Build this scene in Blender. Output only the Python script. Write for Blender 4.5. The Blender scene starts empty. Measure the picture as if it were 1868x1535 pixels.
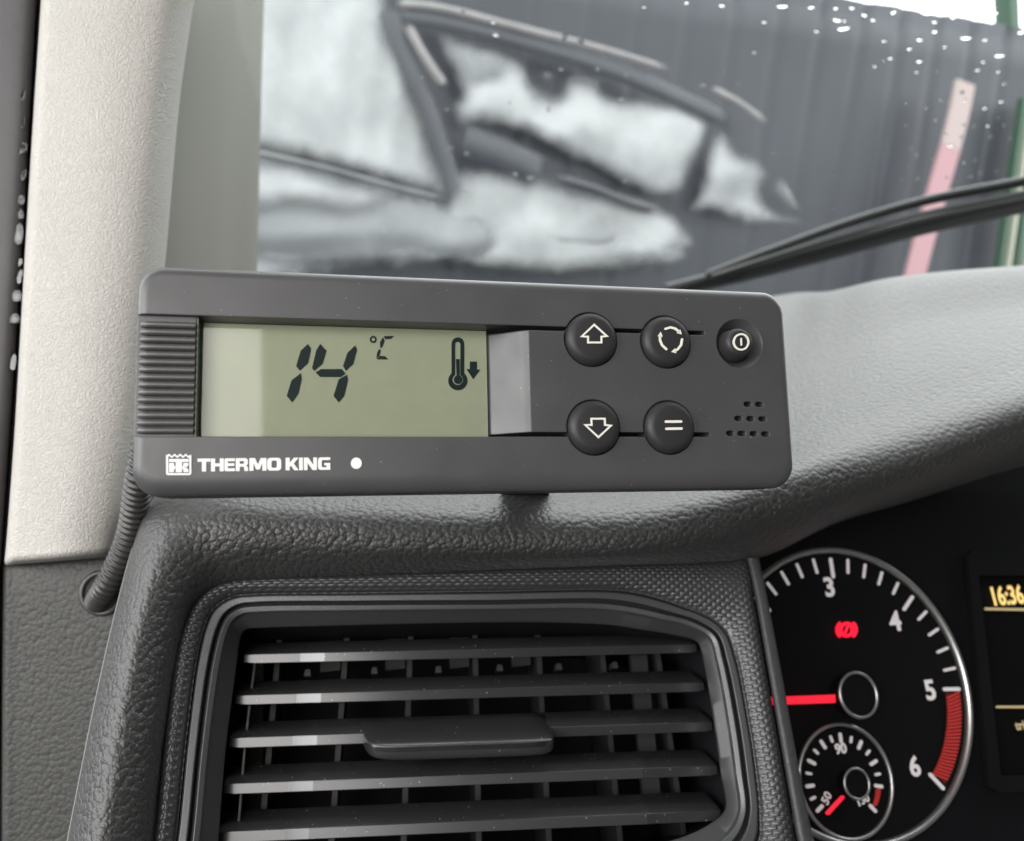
import bpy, bmesh, math, random
import numpy as np
from mathutils import Vector, Matrix, noise
from mathutils.geometry import tessellate_polygon

# ------------------------------------------------------------------ camera
F = 1535.0; CX, CY = 934.0, 767.5            # focal length and centre of the photograph in its pixels
PITCH = math.radians(8.0)
CAM = np.array([0.0, 0.0, 1.20])
RT = np.array([1.0, 0, 0])
UP = np.array([0, math.sin(PITCH), math.cos(PITCH)])
FW = np.array([0, math.cos(PITCH), -math.sin(PITCH)])
sc = bpy.context.scene
COL = sc.collection
cam_d = bpy.data.cameras.new('camera'); cam = bpy.data.objects.new('camera', cam_d); COL.objects.link(cam)
cam.location = CAM; cam.rotation_euler = (math.pi / 2 - PITCH, 0, 0)
cam_d.sensor_width = 36.0; cam_d.lens = 36.0 * F / 1868.0
cam_d.clip_start = 0.01; cam_d.clip_end = 200.0
cam_d.dof.use_dof = True; cam_d.dof.focus_distance = 0.222; cam_d.dof.aperture_fstop = cam_d.lens / 2.05
sc.camera = cam

# ------------------------------------------------------------------ light
W = bpy.data.worlds.new('World'); sc.world = W; W.use_nodes = True
nt = W.node_tree; bg = nt.nodes['Background']
tc = nt.nodes.new('ShaderNodeTexCoord'); sep = nt.nodes.new('ShaderNodeSeparateXYZ'); rmp = nt.nodes.new('ShaderNodeValToRGB')
mp = nt.nodes.new('ShaderNodeMapRange'); mp.inputs[1].default_value = -1; mp.inputs[2].default_value = 1
nt.links.new(tc.outputs['Generated'], sep.inputs[0]); nt.links.new(sep.outputs['Z'], mp.inputs[0]); nt.links.new(mp.outputs[0], rmp.inputs[0])
rmp.color_ramp.elements[0].position = 0.47; rmp.color_ramp.elements[0].color = (0.05, 0.05, 0.05, 1)
rmp.color_ramp.elements[1].position = 0.53; rmp.color_ramp.elements[1].color = (0.96, 0.98, 0.98, 1)
nt.links.new(rmp.outputs[0], bg.inputs['Color']); bg.inputs['Strength'].default_value = 4.6


def window_lamp(name, loc, target, sx, sy, power, col):
    l = bpy.data.lights.new(name, 'AREA'); l.shape = 'RECTANGLE'; l.size = sx; l.size_y = sy; l.energy = power; l.color = col
    o = bpy.data.objects.new(name, l); COL.objects.link(o); o.location = loc
    o.rotation_euler = (Vector(target) - Vector(loc)).to_track_quat('-Z', 'Y').to_euler()
    return o


# daylight through the driver's door window, behind and to the left of the camera
window_lamp('driver_window_light', CAM + np.array([-0.40, -0.50, 0.27]), CAM + np.array([-0.22, 0.22, 0.27]), 0.99, 0.50, 9.6, (1.0, 0.965, 0.945))

sc.view_settings.view_transform = 'Standard'; sc.view_settings.look = 'None'
sc.view_settings.exposure = 0.0; sc.view_settings.gamma = 1.0; sc.view_settings.use_curve_mapping = False
sc.render.engine = 'CYCLES'
sc.cycles.use_denoising = True
try: sc.cycles.denoiser = 'OPENIMAGEDENOISE'
except Exception: pass
sc.cycles.max_bounces = 8; sc.cycles.transparent_max_bounces = 12
sc.cycles.caustics_reflective = False; sc.cycles.caustics_refractive = False
sc.cycles.sample_clamp_indirect = 6.0
random.seed(4)

# ------------------------------------------------------------------ geometry helpers


def c2w(v): return RT * v[0] + UP * v[1] + FW * v[2]


def ray(px, py): return c2w(((px - CX) / F, -(py - CY) / F, 1.0))


def P(px, py, d): return CAM + ray(px, py) * d


class Plane:
    def __init__(s, u, v, px, py, d):
        s.u = c2w(u); s.u = s.u / np.linalg.norm(s.u)
        v = c2w(v); v = v - s.u * (v @ s.u); s.v = v / np.linalg.norm(v)
        s.n = np.cross(s.u, s.v)
        s.o = P(px, py, d)
        if s.n @ (CAM - s.o) < 0: s.n = -s.n

    def at(s, px, py, w=0.0):
        r = ray(px, py); o = s.o + s.n * w
        return CAM + r * (((o - CAM) @ s.n) / (r @ s.n))

    def ab(s, px, py, w=0.0):
        q = s.at(px, py, w) - s.o
        return (float(q @ s.u), float(q @ s.v))

    def w3(s, a, b, w=0.0): return s.o + s.u * a + s.v * b + s.n * w

    def mat(s, a, b, w=0.0):
        m = Matrix.Identity(4); p = s.w3(a, b, w)
        for i in range(3):
            m[i][0] = s.u[i]; m[i][1] = s.v[i]; m[i][2] = s.n[i]; m[i][3] = p[i]
        return m


DEV = Plane((0.97469, -0.00472, 0.22349), (-0.02503, 0.99200, 0.12371), 841, 704, 0.2025)
VNT = Plane((0.98948, -0.01828, 0.14353), (-0.04352, 0.89389, 0.44616), 861, 1325, 0.258)
_y, _p = 0.2841, 0.3156
CLU = Plane((math.cos(_y), 0, math.sin(_y)), (-math.sin(_y) * math.sin(_p), math.cos(_p), math.cos(_y) * math.sin(_p)), 1551.6, 1259.3, 0.33)


def world_up_cam(): return (0.0, math.cos(PITCH), -math.sin(PITCH))


def empty(name, loc, label=None, cat=None, group=None, parent=None):
    o = bpy.data.objects.new(name, None); COL.objects.link(o); o.location = Vector(loc); o.empty_display_size = 0.01
    if parent: attach(o, parent)
    tag(o, label, cat, group)
    return o


def tag(o, label=None, cat=None, group=None, kind=None):
    if label: o['label'] = label
    if cat: o['category'] = cat
    if group: o['group'] = group
    if kind: o['kind'] = kind
    return o


def wmat(o):
    m = o.matrix_basis.copy()
    if o.parent: m = wmat(o.parent) @ o.matrix_parent_inverse @ m
    return m


def attach(o, parent):
    o.parent = parent; o.matrix_parent_inverse = wmat(parent).inverted()


def obj(name, me, mat=None, parent=None, mw=None):
    o = bpy.data.objects.new(name, me); COL.objects.link(o)
    if mat and not me.materials: me.materials.append(mat)
    if mw is not None: o.matrix_world = mw; o.matrix_basis = mw
    if parent: attach(o, parent)
    return o


def mesh(name, verts, faces, smooth=None):
    me = bpy.data.meshes.new(name)
    me.from_pydata([tuple(map(float, v)) for v in verts], [], faces)
    me.update()
    if smooth is not None:
        me.shade_smooth()
        if smooth < 179: me.set_sharp_from_angle(angle=math.radians(smooth))
    return me


def mk(name, verts, faces, mat, parent=None, smooth=None):
    return obj(name, mesh(name, verts, faces, smooth), mat, parent)


def fix_normals(me):
    bm = bmesh.new(); bm.from_mesh(me); bmesh.ops.recalc_face_normals(bm, faces=bm.faces); bm.to_mesh(me); bm.free()
    return me


def cr(pts, seg, closed=False):
    """centripetal Catmull-Rom through pts, seg samples for each span"""
    p = np.array(pts, float); n = len(p); out = []
    spans = n if closed else n - 1
    for i in range(spans):
        if closed: q = [p[(i - 1) % n], p[i], p[(i + 1) % n], p[(i + 2) % n]]
        else:
            q = [p[i - 1] if i > 0 else 2 * p[0] - p[1], p[i], p[i + 1], p[i + 2] if i + 2 < n else 2 * p[-1] - p[-2]]
        t = [0.0]
        for k in range(3): t.append(t[-1] + max(1e-6, np.linalg.norm(q[k + 1] - q[k]) ** 0.5))
        for j in range(seg):
            x = t[1] + (t[2] - t[1]) * j / seg
            a1 = q[0] * (t[1] - x) / (t[1] - t[0]) + q[1] * (x - t[0]) / (t[1] - t[0])
            a2 = q[1] * (t[2] - x) / (t[2] - t[1]) + q[2] * (x - t[1]) / (t[2] - t[1])
            a3 = q[2] * (t[3] - x) / (t[3] - t[2]) + q[3] * (x - t[2]) / (t[3] - t[2])
            b1 = a1 * (t[2] - x) / (t[2] - t[0]) + a2 * (x - t[0]) / (t[2] - t[0])
            b2 = a2 * (t[3] - x) / (t[3] - t[1]) + a3 * (x - t[1]) / (t[3] - t[1])
            out.append(b1 * (t[2] - x) / (t[2] - t[1]) + b2 * (x - t[1]) / (t[2] - t[1]))
    if not closed: out.append(p[-1])
    return np.array(out)


def grid_faces(nr, nc, closed=False):
    f = []
    for r in range(nr - 1):
        for c in range(nc if closed else nc - 1):
            c2 = (c + 1) % nc
            f.append((r * nc + c, r * nc + c2, (r + 1) * nc + c2, (r + 1) * nc + c))
    return f


def surface(ctrl, sr, scn):
    """ctrl[row][col] -> smooth grid; sr, scn samples per span"""
    rows = [cr(r, scn) for r in ctrl]
    cols = [cr([r[c] for r in rows], sr) for c in range(len(rows[0]))]
    g = np.array(cols).transpose(1, 0, 2)
    return g


def surf_obj(name, ctrl, sr, scn, mat, parent=None):
    g = surface(ctrl, sr, scn)
    nr, nc = g.shape[:2]
    return mk(name, g.reshape(-1, 3), grid_faces(nr, nc), mat, parent, smooth=180)


def prism(polys, w0, w1, pl=None, px=False):
    """polys: list of (outer, holes) in plane coordinates (or pixels read at height w1); closed prism from w0 to w1"""
    V, Fc = [], []
    for outer, holes in polys:
        loops = [list(outer)] + [list(h) for h in holes]
        if px: loops = [[pl.ab(x, y, w1) for x, y in l] for l in loops]
        # orientation: outer ccw
        for k, l in enumerate(loops):
            ar = sum(l[i][0] * l[(i + 1) % len(l)][1] - l[(i + 1) % len(l)][0] * l[i][1] for i in range(len(l)))
            if (ar < 0) == (k == 0): l.reverse()
        flat = [q for l in loops for q in l]
        tris = tessellate_polygon([[Vector((q[0], q[1], 0)) for q in l] for l in loops])
        b = len(V); n = len(flat)
        for w in (w1, w0):
            for q in flat: V.append(pl.w3(q[0], q[1], w) if pl else np.array([q[0], q[1], w]))
        for t in tris:
            a = np.array([flat[i] for i in t]); ar = (a[1][0] - a[0][0]) * (a[2][1] - a[0][1]) - (a[2][0] - a[0][0]) * (a[1][1] - a[0][1])
            t = tuple(t) if ar > 0 else tuple(reversed(t))
            Fc.append(tuple(b + i for i in t)); Fc.append(tuple(b + n + i for i in reversed(t)))
        s = 0
        for l in loops:
            m = len(l)
            for i in range(m):
                j = (i + 1) % m
                Fc.append((b + s + i, b + n + s + i, b + n + s + j, b + s + j))
            s += m
    return V, Fc


def circ(x, y, r, n=32, ry=None, a0=0.0, a1=2 * math.pi, end=False):
    ry = ry or r; m = n + 1 if end else n
    return [(x + r * math.cos(a0 + (a1 - a0) * i / n), y + ry * math.sin(a0 + (a1 - a0) * i / n)) for i in range(m)]


def stroke(pts, wd, closed=False, cap=True):
    """outline polygon(s) of a polyline with mitred corners"""
    p = [np.array(q, float) for q in pts]; n = len(p); L, R = [], []
    for i in range(n):
        a = p[i - 1] if (closed or i > 0) else None; c = p[(i + 1) % n] if (closed or i < n - 1) else None
        d1 = (p[i] - a) / np.linalg.norm(p[i] - a) if a is not None else None
        d2 = (c - p[i]) / np.linalg.norm(c - p[i]) if c is not None else None
        if d1 is None: d1 = d2
        if d2 is None: d2 = d1
        m = d1 + d2; m = m / np.linalg.norm(m); nn = np.array([-m[1], m[0]])
        k = max(0.45, abs(float(nn @ np.array([-d1[1], d1[0]]))))
        L.append(p[i] + nn * wd / 2 / k); R.append(p[i] - nn * wd / 2 / k)
    if closed: 
        al = abs(sum(L[i][0] * L[i - 1][1] - L[i - 1][0] * L[i][1] for i in range(n))); ar = abs(sum(R[i][0] * R[i - 1][1] - R[i - 1][0] * R[i][1] for i in range(n)))
        o, h = (L, R) if al > ar else (R, L)
        return (o, [h])
    out = list(L)
    if cap:
        d = (p[-1] - p[-2]); a = math.atan2(d[1], d[0])
        out += [p[-1] + wd / 2 * np.array([math.cos(a + t), math.sin(a + t)]) for t in (1.05, 0.5, 0, -0.5, -1.05)]
    out += R[::-1]
    if cap:
        d = (p[0] - p[1]); a = math.atan2(d[1], d[0])
        out += [p[0] + wd / 2 * np.array([math.cos(a + t), math.sin(a + t)]) for t in (1.05, 0.5, 0, -0.5, -1.05)]
    return (out, [])


def decal(name, pl, polys, w, t, mat, parent, px=True):
    V, Fc = prism(polys, w - 0.0002, w + t, pl, px)
    return mk(name, V, Fc, mat, parent)


def lathe(profile, n=48):
    """profile: list of (r, w); axis +w"""
    V, Fc = [], []
    for r, w in profile:
        for i in range(n):
            a = 2 * math.pi * i / n; V.append((r * math.cos(a), r * math.sin(a), w))
    Fc = grid_faces(len(profile), n, True)
    if profile[0][0] > 1e-6: Fc.append(tuple(reversed(range(n))))
    b = (len(profile) - 1) * n
    if profile[-1][0] > 1e-6: Fc.append(tuple(range(b, b + n)))
    return V, Fc


def tube(path, rad, n=16, cap=True):
    path = [np.array(p, float) for p in path]; V = []
    up = np.array([0.3, 0.2, 1.0]); N = len(path)
    for i, p in enumerate(path):
        t = path[min(i + 1, N - 1)] - path[max(i - 1, 0)]; t = t / np.linalg.norm(t)
        s = np.cross(t, up); s /= np.linalg.norm(s); u2 = np.cross(s, t)
        r = rad[i] if hasattr(rad, '__len__') else rad
        for k in range(n):
            a = 2 * math.pi * k / n; V.append(p + (s * math.cos(a) + u2 * math.sin(a)) * r)
    Fc = grid_faces(N, n, True)
    if cap: Fc.append(tuple(reversed(range(n)))); Fc.append(tuple(range((N - 1) * n, N * n)))
    return V, Fc


def torus_px(pl, px, py, R, r, w=0.0, n=72, m=10, flat=1.0):
    a0, b0 = pl.ab(px, py, w); V = []
    for i in range(n):
        t = 2 * math.pi * i / n
        for k in range(m):
            s = 2 * math.pi * k / m; rr = R + r * math.cos(s)
            V.append(pl.w3(a0 + rr * math.cos(t), b0 + rr * math.sin(t), w + r * flat * math.sin(s)))
    Fc = [(i * m + k, ((i + 1) % n) * m + k, ((i + 1) % n) * m + (k + 1) % m, i * m + (k + 1) % m) for i in range(n) for k in range(m)]
    return V, Fc


# ------------------------------------------------------------------ materials


class NT:
    def __init__(s, name):
        s.m = bpy.data.materials.new(name); s.m.use_nodes = True; s.t = s.m.node_tree
        s.b = s.t.nodes['Principled BSDF']; s.out = s.t.nodes['Material Output']

    def n(s, typ, **kw):
        nd = s.t.nodes.new('ShaderNode' + typ)
        for k, v in kw.items():
            if k.startswith('i_'):
                key = k[2:]; nd.inputs[int(key) if key.isdigit() else key].default_value = v
            else: setattr(nd, k, v)
        return nd

    def l(s, a, b): s.t.links.new(a, b)

    def coord(s): return s.n('TexCoord').outputs['Object']

    def math(s, op, a, b=None, clamp=False):
        nd = s.n('Math', operation=op); nd.use_clamp = clamp
        for i, x in enumerate((a, b)):
            if x is None: continue
            if isinstance(x, (int, float)): nd.inputs[i].default_value = x
            else: s.l(x, nd.inputs[i])
        return nd.outputs[0]


def mat(name, col, rough=0.5, spec=0.5, metal=0.0, coat=0.0, coat_rough=0.05, sheen=0.0, emis=None, estr=0.0,
        bump=None, vary=0.0, vary_scale=40.0, dust=0.0, dust_scale=900.0, dust_size=0.10, bevel=0.0, rough_vary=0.0, trans=0.0, dustcol=(0.55, 0.54, 0.52, 1), dust_up=False):
    """bump: list of (kind, scale, distance, strength)"""
    k = NT(name); b = k.b; c = k.coord()
    b.inputs['Base Color'].default_value = (*col, 1); b.inputs['Roughness'].default_value = rough
    b.inputs['Specular IOR Level'].default_value = spec; b.inputs['Metallic'].default_value = metal
    b.inputs['Coat Weight'].default_value = coat; b.inputs['Coat Roughness'].default_value = coat_rough
    b.inputs['Sheen Weight'].default_value = sheen
    if sheen: b.inputs['Sheen Roughness'].default_value = 0.45
    b.inputs['Transmission Weight'].default_value = trans
    if emis: b.inputs['Emission Color'].default_value = (*emis, 1); b.inputs['Emission Strength'].default_value = estr
    colsock = None
    if vary:
        nz = k.n('TexNoise', i_Scale=vary_scale, i_Detail=6.0, i_Roughness=0.65); k.l(c, nz.inputs['Vector'])
        mr = k.n('MapRange', i_1=0.3, i_2=0.7, i_3=1 - vary, i_4=1 + vary); k.l(nz.outputs['Fac'], mr.inputs[0])
        mx = k.n('Mix', data_type='RGBA', blend_type='MULTIPLY'); mx.inputs['Factor'].default_value = 1
        mx.inputs['A'].default_value = (*col, 1); k.l(mr.outputs[0], mx.inputs['B']); colsock = mx.outputs['Result']
    if rough_vary:
        nz = k.n('TexNoise', i_Scale=vary_scale * 1.7, i_Detail=5.0); k.l(c, nz.inputs['Vector'])
        mr = k.n('MapRange', i_1=0.3, i_2=0.7, i_3=rough - rough_vary, i_4=rough + rough_vary); k.l(nz.outputs['Fac'], mr.inputs[0]); k.l(mr.outputs[0], b.inputs['Roughness'])
    if dust:
        # specks of dust: small voronoi dots, only some cells
        dn = k.n('TexNoise', i_Scale=dust_scale * 1.5, i_Detail=1.0); k.l(c, dn.inputs['Vector'])
        va = k.n('VectorMath', operation='SCALE'); va.inputs['Scale'].default_value = 0.45 / dust_scale; k.l(dn.outputs['Color'], va.inputs[0])
        vb = k.n('VectorMath', operation='ADD'); k.l(c, vb.inputs[0]); k.l(va.outputs[0], vb.inputs[1])
        vo = k.n('TexVoronoi', i_Scale=dust_scale); k.l(vb.outputs[0], vo.inputs['Vector'])
        sx = k.n('SeparateColor'); k.l(vo.outputs['Color'], sx.inputs[0])
        size = k.math('MULTIPLY', sx.outputs[1], dust_size)
        inside = k.math('LESS_THAN', vo.outputs['Distance'], size)
        cl = k.n('TexNoise', i_Scale=90.0, i_Detail=3.0); k.l(c, cl.inputs['Vector'])
        thr = k.math('MULTIPLY', cl.outputs['Fac'], dust * 2.0)
        some = k.math('LESS_THAN', sx.outputs[0], thr)
        f = k.math('MULTIPLY', inside, some)
        f = k.math('MULTIPLY', f, 0.75)
        mx = k.n('Mix', data_type='RGBA'); k.l(f, mx.inputs['Factor'])
        if colsock: k.l(colsock, mx.inputs['A'])
        else: mx.inputs['A'].default_value = (*col, 1)
        mx.inputs['B'].default_value = dustcol; colsock = mx.outputs['Result']
    if colsock: k.l(colsock, b.inputs['Base Color'])
    nrm = None
    if bevel:
        bv = k.n('Bevel'); bv.samples = 6; bv.inputs['Radius'].default_value = bevel; nrm = bv.outputs[0]
    for kind, scale, dist, stren in (bump or []):
        if kind == 'leather':
            nz = k.n('TexNoise', i_Scale=scale * 0.8, i_Detail=2.0); k.l(c, nz.inputs['Vector'])
            va = k.n('VectorMath', operation='SCALE'); va.inputs['Scale'].default_value = 0.28 / scale; k.l(nz.outputs['Color'], va.inputs[0])
            vb = k.n('VectorMath', operation='ADD'); k.l(c, vb.inputs[0]); k.l(va.outputs[0], vb.inputs[1])
            vo = k.n('TexVoronoi', feature='F1', i_Scale=scale); k.l(vb.outputs[0], vo.inputs['Vector'])
            v2 = k.n('TexVoronoi', feature='F1', i_Scale=scale * 2.3); k.l(vb.outputs[0], v2.inputs['Vector'])
            e1 = k.math('MULTIPLY', vo.outputs['Distance'], vo.outputs['Distance'])
            e2 = k.math('MULTIPLY', k.math('MULTIPLY', v2.outputs['Distance'], v2.outputs['Distance']), 0.30)
            h = k.math('SUBTRACT', 1.0, k.math('ADD', e1, e2))
        elif kind == 'worm':
            nz = k.n('TexNoise', i_Scale=scale, i_Detail=1.0, i_Roughness=0.35, i_Distortion=0.35); k.l(c, nz.inputs['Vector'])
            x = k.math('SUBTRACT', nz.outputs['Fac'], 0.5); x = k.math('ABSOLUTE', x)
            mr = k.n('MapRange', i_1=0.0, i_2=0.20, i_3=1.0, i_4=0.0); mr.interpolation_type = 'SMOOTHSTEP'; k.l(x, mr.inputs[0]); h = mr.outputs[0]
        else:
            nz = k.n('TexNoise', i_Scale=scale, i_Detail=3.0); k.l(c, nz.inputs['Vector']); h = nz.outputs['Fac']
        bp = k.n('Bump'); bp.inputs['Distance'].default_value = dist; bp.inputs['Strength'].default_value = stren
        k.l(h, bp.inputs['Height'])
        if nrm: k.l(nrm, bp.inputs['Normal'])
        nrm = bp.outputs[0]
    if nrm: k.l(nrm, b.inputs['Normal'])
    return k.m


M = {}
M['device'] = mat('device_plastic', (0.062, 0.0615, 0.0635), rough=0.38, spec=0.55, bump=[('grain', 4200, 0.00006, 0.35)], vary=0.06, vary_scale=45, rough_vary=0.07,
                  dust=0.15, dust_scale=1000, dust_size=0.15, dustcol=(0.36, 0.355, 0.35, 1), bevel=0.00045)
M['ribs'] = mat('rib_plastic', (0.072, 0.067, 0.069), rough=0.36, spec=0.6, bump=[('grain', 3500, 0.00005, 0.3)])
M['button'] = mat('button_rubber', (0.026, 0.025, 0.026), rough=0.46, spec=0.35, sheen=0.04, bump=[('grain', 4000, 0.00004, 0.3)], dust=0.06, dust_scale=700, dust_size=0.13)
M['print'] = mat('white_print', (0.82, 0.81, 0.79), rough=0.55)
M['cream_print'] = mat('symbol_print', (0.80, 0.78, 0.70), rough=0.5)
M['dark_hole'] = mat('dark_hole', (0.012, 0.012, 0.013), rough=0.7)
M['lcd'] = mat('lcd_panel', (0.555, 0.600, 0.440), rough=0.6, spec=0.2, vary=0.04, vary_scale=120, dust=0.16, dust_scale=700, dust_size=0.13, dustcol=(0.7, 0.72, 0.55, 1))
M['lcd_dark'] = mat('lcd_segment', (0.018, 0.034, 0.038), rough=0.5, spec=0.2)
M['dash'] = mat('dash_leather', (0.029, 0.0287, 0.0283), rough=0.43, spec=0.62, sheen=0.10, bump=[('leather', 560, 0.00046, 0.9), ('grain', 2500, 0.00006, 0.4)], vary=0.06, vary_scale=25)
M['trim'] = mat('scaled_trim', (0.038, 0.038, 0.040), rough=0.32, spec=0.65, bump=[('grain', 3000, 0.00004, 0.3)])
M['ridge'] = mat('ridge_trim', (0.040, 0.040, 0.042), rough=0.5, bump=[('grain', 900, 0.00035, 0.7)], dust=0.06, dust_scale=900)
M['bezel'] = mat('vent_bezel', (0.044, 0.044, 0.046), rough=0.32, spec=0.95, bump=[('grain', 2600, 0.00010, 0.5)], bevel=0.0005, dust=0.03, dust_scale=700)
M['bezel_dark'] = mat('vent_groove', (0.010, 0.010, 0.011), rough=0.7)
M['slat'] = mat('vent_slat', (0.032, 0.032, 0.033), rough=0.25, spec=0.9, bump=[('grain', 700, 0.00001, 0.2)], dust=0.30, dust_scale=750, dust_size=0.14, bevel=0.0003)
M['knob'] = mat('vent_knob', (0.026, 0.026, 0.027), rough=0.30, spec=0.9, bump=[('grain', 2600, 0.00012, 0.5)], dust=0.40, dust_scale=750, dust_size=0.14)
M['chrome'] = mat('satin_strip', (0.22, 0.22, 0.22), rough=0.18, metal=1.0)
M['vane'] = mat('vent_vane', (0.030, 0.030, 0.030), rough=0.5, spec=0.4, dust=0.12, dust_scale=700)
M['duct'] = mat('vent_duct', (0.008, 0.008, 0.010), rough=0.7, spec=0.2, dust=0.3, dust_scale=800, dustcol=(0.16, 0.155, 0.15, 1))
M['wire'] = mat('dusty_rod', (0.14, 0.13, 0.12), rough=0.6, vary=0.5, vary_scale=600)
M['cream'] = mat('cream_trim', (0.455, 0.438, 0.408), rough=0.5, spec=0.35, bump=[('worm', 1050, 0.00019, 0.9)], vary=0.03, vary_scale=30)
M['shade_grey_pillar'] = mat('shade_painted_trim', (0.215, 0.212, 0.185), rough=0.55, spec=0.3, bump=[('worm', 480, 0.0001, 0.5)])  # same cream plastic, its shade put into a greyer colour
M['rubber'] = mat('door_rubber', (0.060, 0.056, 0.058), rough=0.55, spec=0.4, bump=[('grain', 400, 0.0002, 0.4)], vary=0.12, vary_scale=60, dust=0.05, dust_scale=400)
M['side'] = mat('side_panel', (0.050, 0.050, 0.046), rough=0.5, spec=0.4, bump=[('leather', 620, 0.00030, 0.8)])
M['hose'] = mat('conduit_plastic', (0.036, 0.034, 0.033), rough=0.35, spec=0.6, vary=0.2, vary_scale=300)
M['dial'] = mat('dial_face', (0.004, 0.004, 0.005), rough=0.6, spec=0.15)
M['cluster'] = mat('cluster_plastic', (0.0055, 0.0058, 0.0068), rough=0.6, spec=0.12)
M['ring'] = mat('dial_ring', (0.55, 0.55, 0.54), rough=0.34, metal=0.9)
M['dial_white'] = mat('dial_print', (0.62, 0.58, 0.58), rough=0.5, emis=(0.9, 0.86, 0.86), estr=0.22)
M['red_print'] = mat('dial_red', (0.45, 0.035, 0.03), rough=0.5, emis=(1.0, 0.06, 0.05), estr=0.16)
M['red_dark'] = mat('dial_red_dark', (0.14, 0.012, 0.012), rough=0.5)
M['needle'] = mat('needle_red', (0.7, 0.02, 0.04), rough=0.4, emis=(1.0, 0.02, 0.05), estr=0.75)
M['warn'] = mat('warning_red', (0.6, 0.01, 0.03), emis=(1.0, 0.012, 0.04), estr=1.1)
M['screen'] = mat('screen_black', (0.003, 0.003, 0.003), rough=0.5, spec=0.1)
M['amber'] = mat('amber_light', (0.6, 0.45, 0.15), emis=(1.0, 0.72, 0.26), estr=0.75)
M['amber_dim'] = mat('amber_dim', (0.4, 0.33, 0.18), emis=(0.9, 0.7, 0.36), estr=0.30)
M['wiper'] = mat('wiper_black', (0.014, 0.015, 0.015), rough=0.35, spec=0.5)
M['tarp'] = mat('fence_tarp', (0.026, 0.0295, 0.0385), rough=0.45, spec=0.4, vary=0.15, vary_scale=3)
M['silver'] = mat('silver_glare', (0.265, 0.273, 0.277), rough=0.36, spec=0.5, vary=0.28, vary_scale=4.5)
M['silver_grey'] = mat('grey_glare', (0.15, 0.16, 0.167), rough=0.36, spec=0.5, vary=0.12, vary_scale=5)
M['dark_band'] = mat('dark_band', (0.05, 0.053, 0.062), rough=0.4)
M['pale_band'] = mat('pale_band', (0.24, 0.23, 0.23), rough=0.4)
M['pink'] = mat('pink_ribbon', (0.35, 0.20, 0.22), rough=0.6)
M['pale_pink'] = mat('pale_pink_ribbon', (0.34, 0.275, 0.265), rough=0.6)
M['green'] = mat('green_post', (0.030, 0.075, 0.045), rough=0.5)
M['pale_post'] = mat('pale_post', (0.36, 0.37, 0.30), rough=0.5)
M['headliner'] = mat('headliner', (0.40, 0.40, 0.39), rough=0.9)
M['floor'] = mat('cab_floor', (0.03, 0.03, 0.03), rough=0.9)
M['wall'] = mat('rear_wall', (0.15, 0.149, 0.146), rough=0.9)


def reflection_mat(name, col, rough=0.36, vary=0.25, cover=1.0, rag=0.55, nscale=9.0):  # windscreen reflections put into see-through colour that fades at the rim
    k = NT(name); c = k.coord(); b = k.b
    b.inputs['Roughness'].default_value = rough
    nz = k.n('TexNoise', i_Scale=5.0, i_Detail=6.0, i_Roughness=0.6); k.l(c, nz.inputs['Vector'])
    mr = k.n('MapRange', i_1=0.3, i_2=0.7, i_3=1 - vary, i_4=1 + vary); k.l(nz.outputs['Fac'], mr.inputs[0])
    mx = k.n('Mix', data_type='RGBA', blend_type='MULTIPLY'); mx.inputs['Factor'].default_value = 1
    mx.inputs['A'].default_value = (*col, 1); k.l(mr.outputs[0], mx.inputs['B']); k.l(mx.outputs['Result'], b.inputs['Base Color'])
    at = k.n('Attribute', attribute_name='edge')
    n2 = k.n('TexNoise', i_Scale=nscale, i_Detail=5.0, i_Roughness=0.6); k.l(c, n2.inputs['Vector'])
    x = k.math('ADD', at.outputs['Fac'], k.math('MULTIPLY', k.math('SUBTRACT', n2.outputs['Fac'], 0.5), rag * 2.0))
    al = k.n('MapRange', i_1=0.12, i_2=0.85, i_3=0.0, i_4=cover); al.interpolation_type = 'SMOOTHSTEP'; k.l(x, al.inputs[0])
    k.l(al.outputs[0], b.inputs['Alpha'])
    return k.m


def glass_mat(name, ior, tint=(1, 1, 1)):
    k = NT(name); t = k.t; t.nodes.remove(k.b)
    tr = k.n('BsdfTransparent'); tr.inputs[0].default_value = (*tint, 1)
    gl = k.n('BsdfGlossy'); gl.inputs['Roughness'].default_value = 0.01
    fr = k.n('Fresnel'); fr.inputs['IOR'].default_value = ior
    mx = k.n('MixShader'); k.l(fr.outputs[0], mx.inputs[0]); k.l(tr.outputs[0], mx.inputs[1]); k.l(gl.outputs[0], mx.inputs[2]); k.l(mx.outputs[0], k.out.inputs[0])
    return k.m


M['silver'] = reflection_mat('silver_reflection', (0.29, 0.30, 0.307), cover=0.97, rag=0.30)
M['silver_grey'] = reflection_mat('grey_reflection', (0.185, 0.195, 0.203), cover=0.92)
M['dark_band'] = reflection_mat('dark_reflection', (0.034, 0.038, 0.047), cover=0.85, rag=0.2)
M['pale_band'] = reflection_mat('pale_reflection', (0.20, 0.19, 0.19), cover=0.85, rag=0.25)
M['pane'] = glass_mat('windscreen_glass', 1.45, (0.95, 0.975, 0.965))
M['window'] = glass_mat('display_window', 1.5, (0.97, 0.98, 0.95)); M['window'].node_tree.nodes['Glossy BSDF'].inputs['Roughness'].default_value = 0.04
k = NT('water'); k.b.inputs['Base Color'].default_value = (1, 1, 1, 1); k.b.inputs['Roughness'].default_value = 0.0
k.b.inputs['IOR'].default_value = 1.33; k.b.inputs['Transmission Weight'].default_value = 1.0; M['water'] = k.m

# ------------------------------------------------------------------ the cab round the camera (out of frame)


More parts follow.
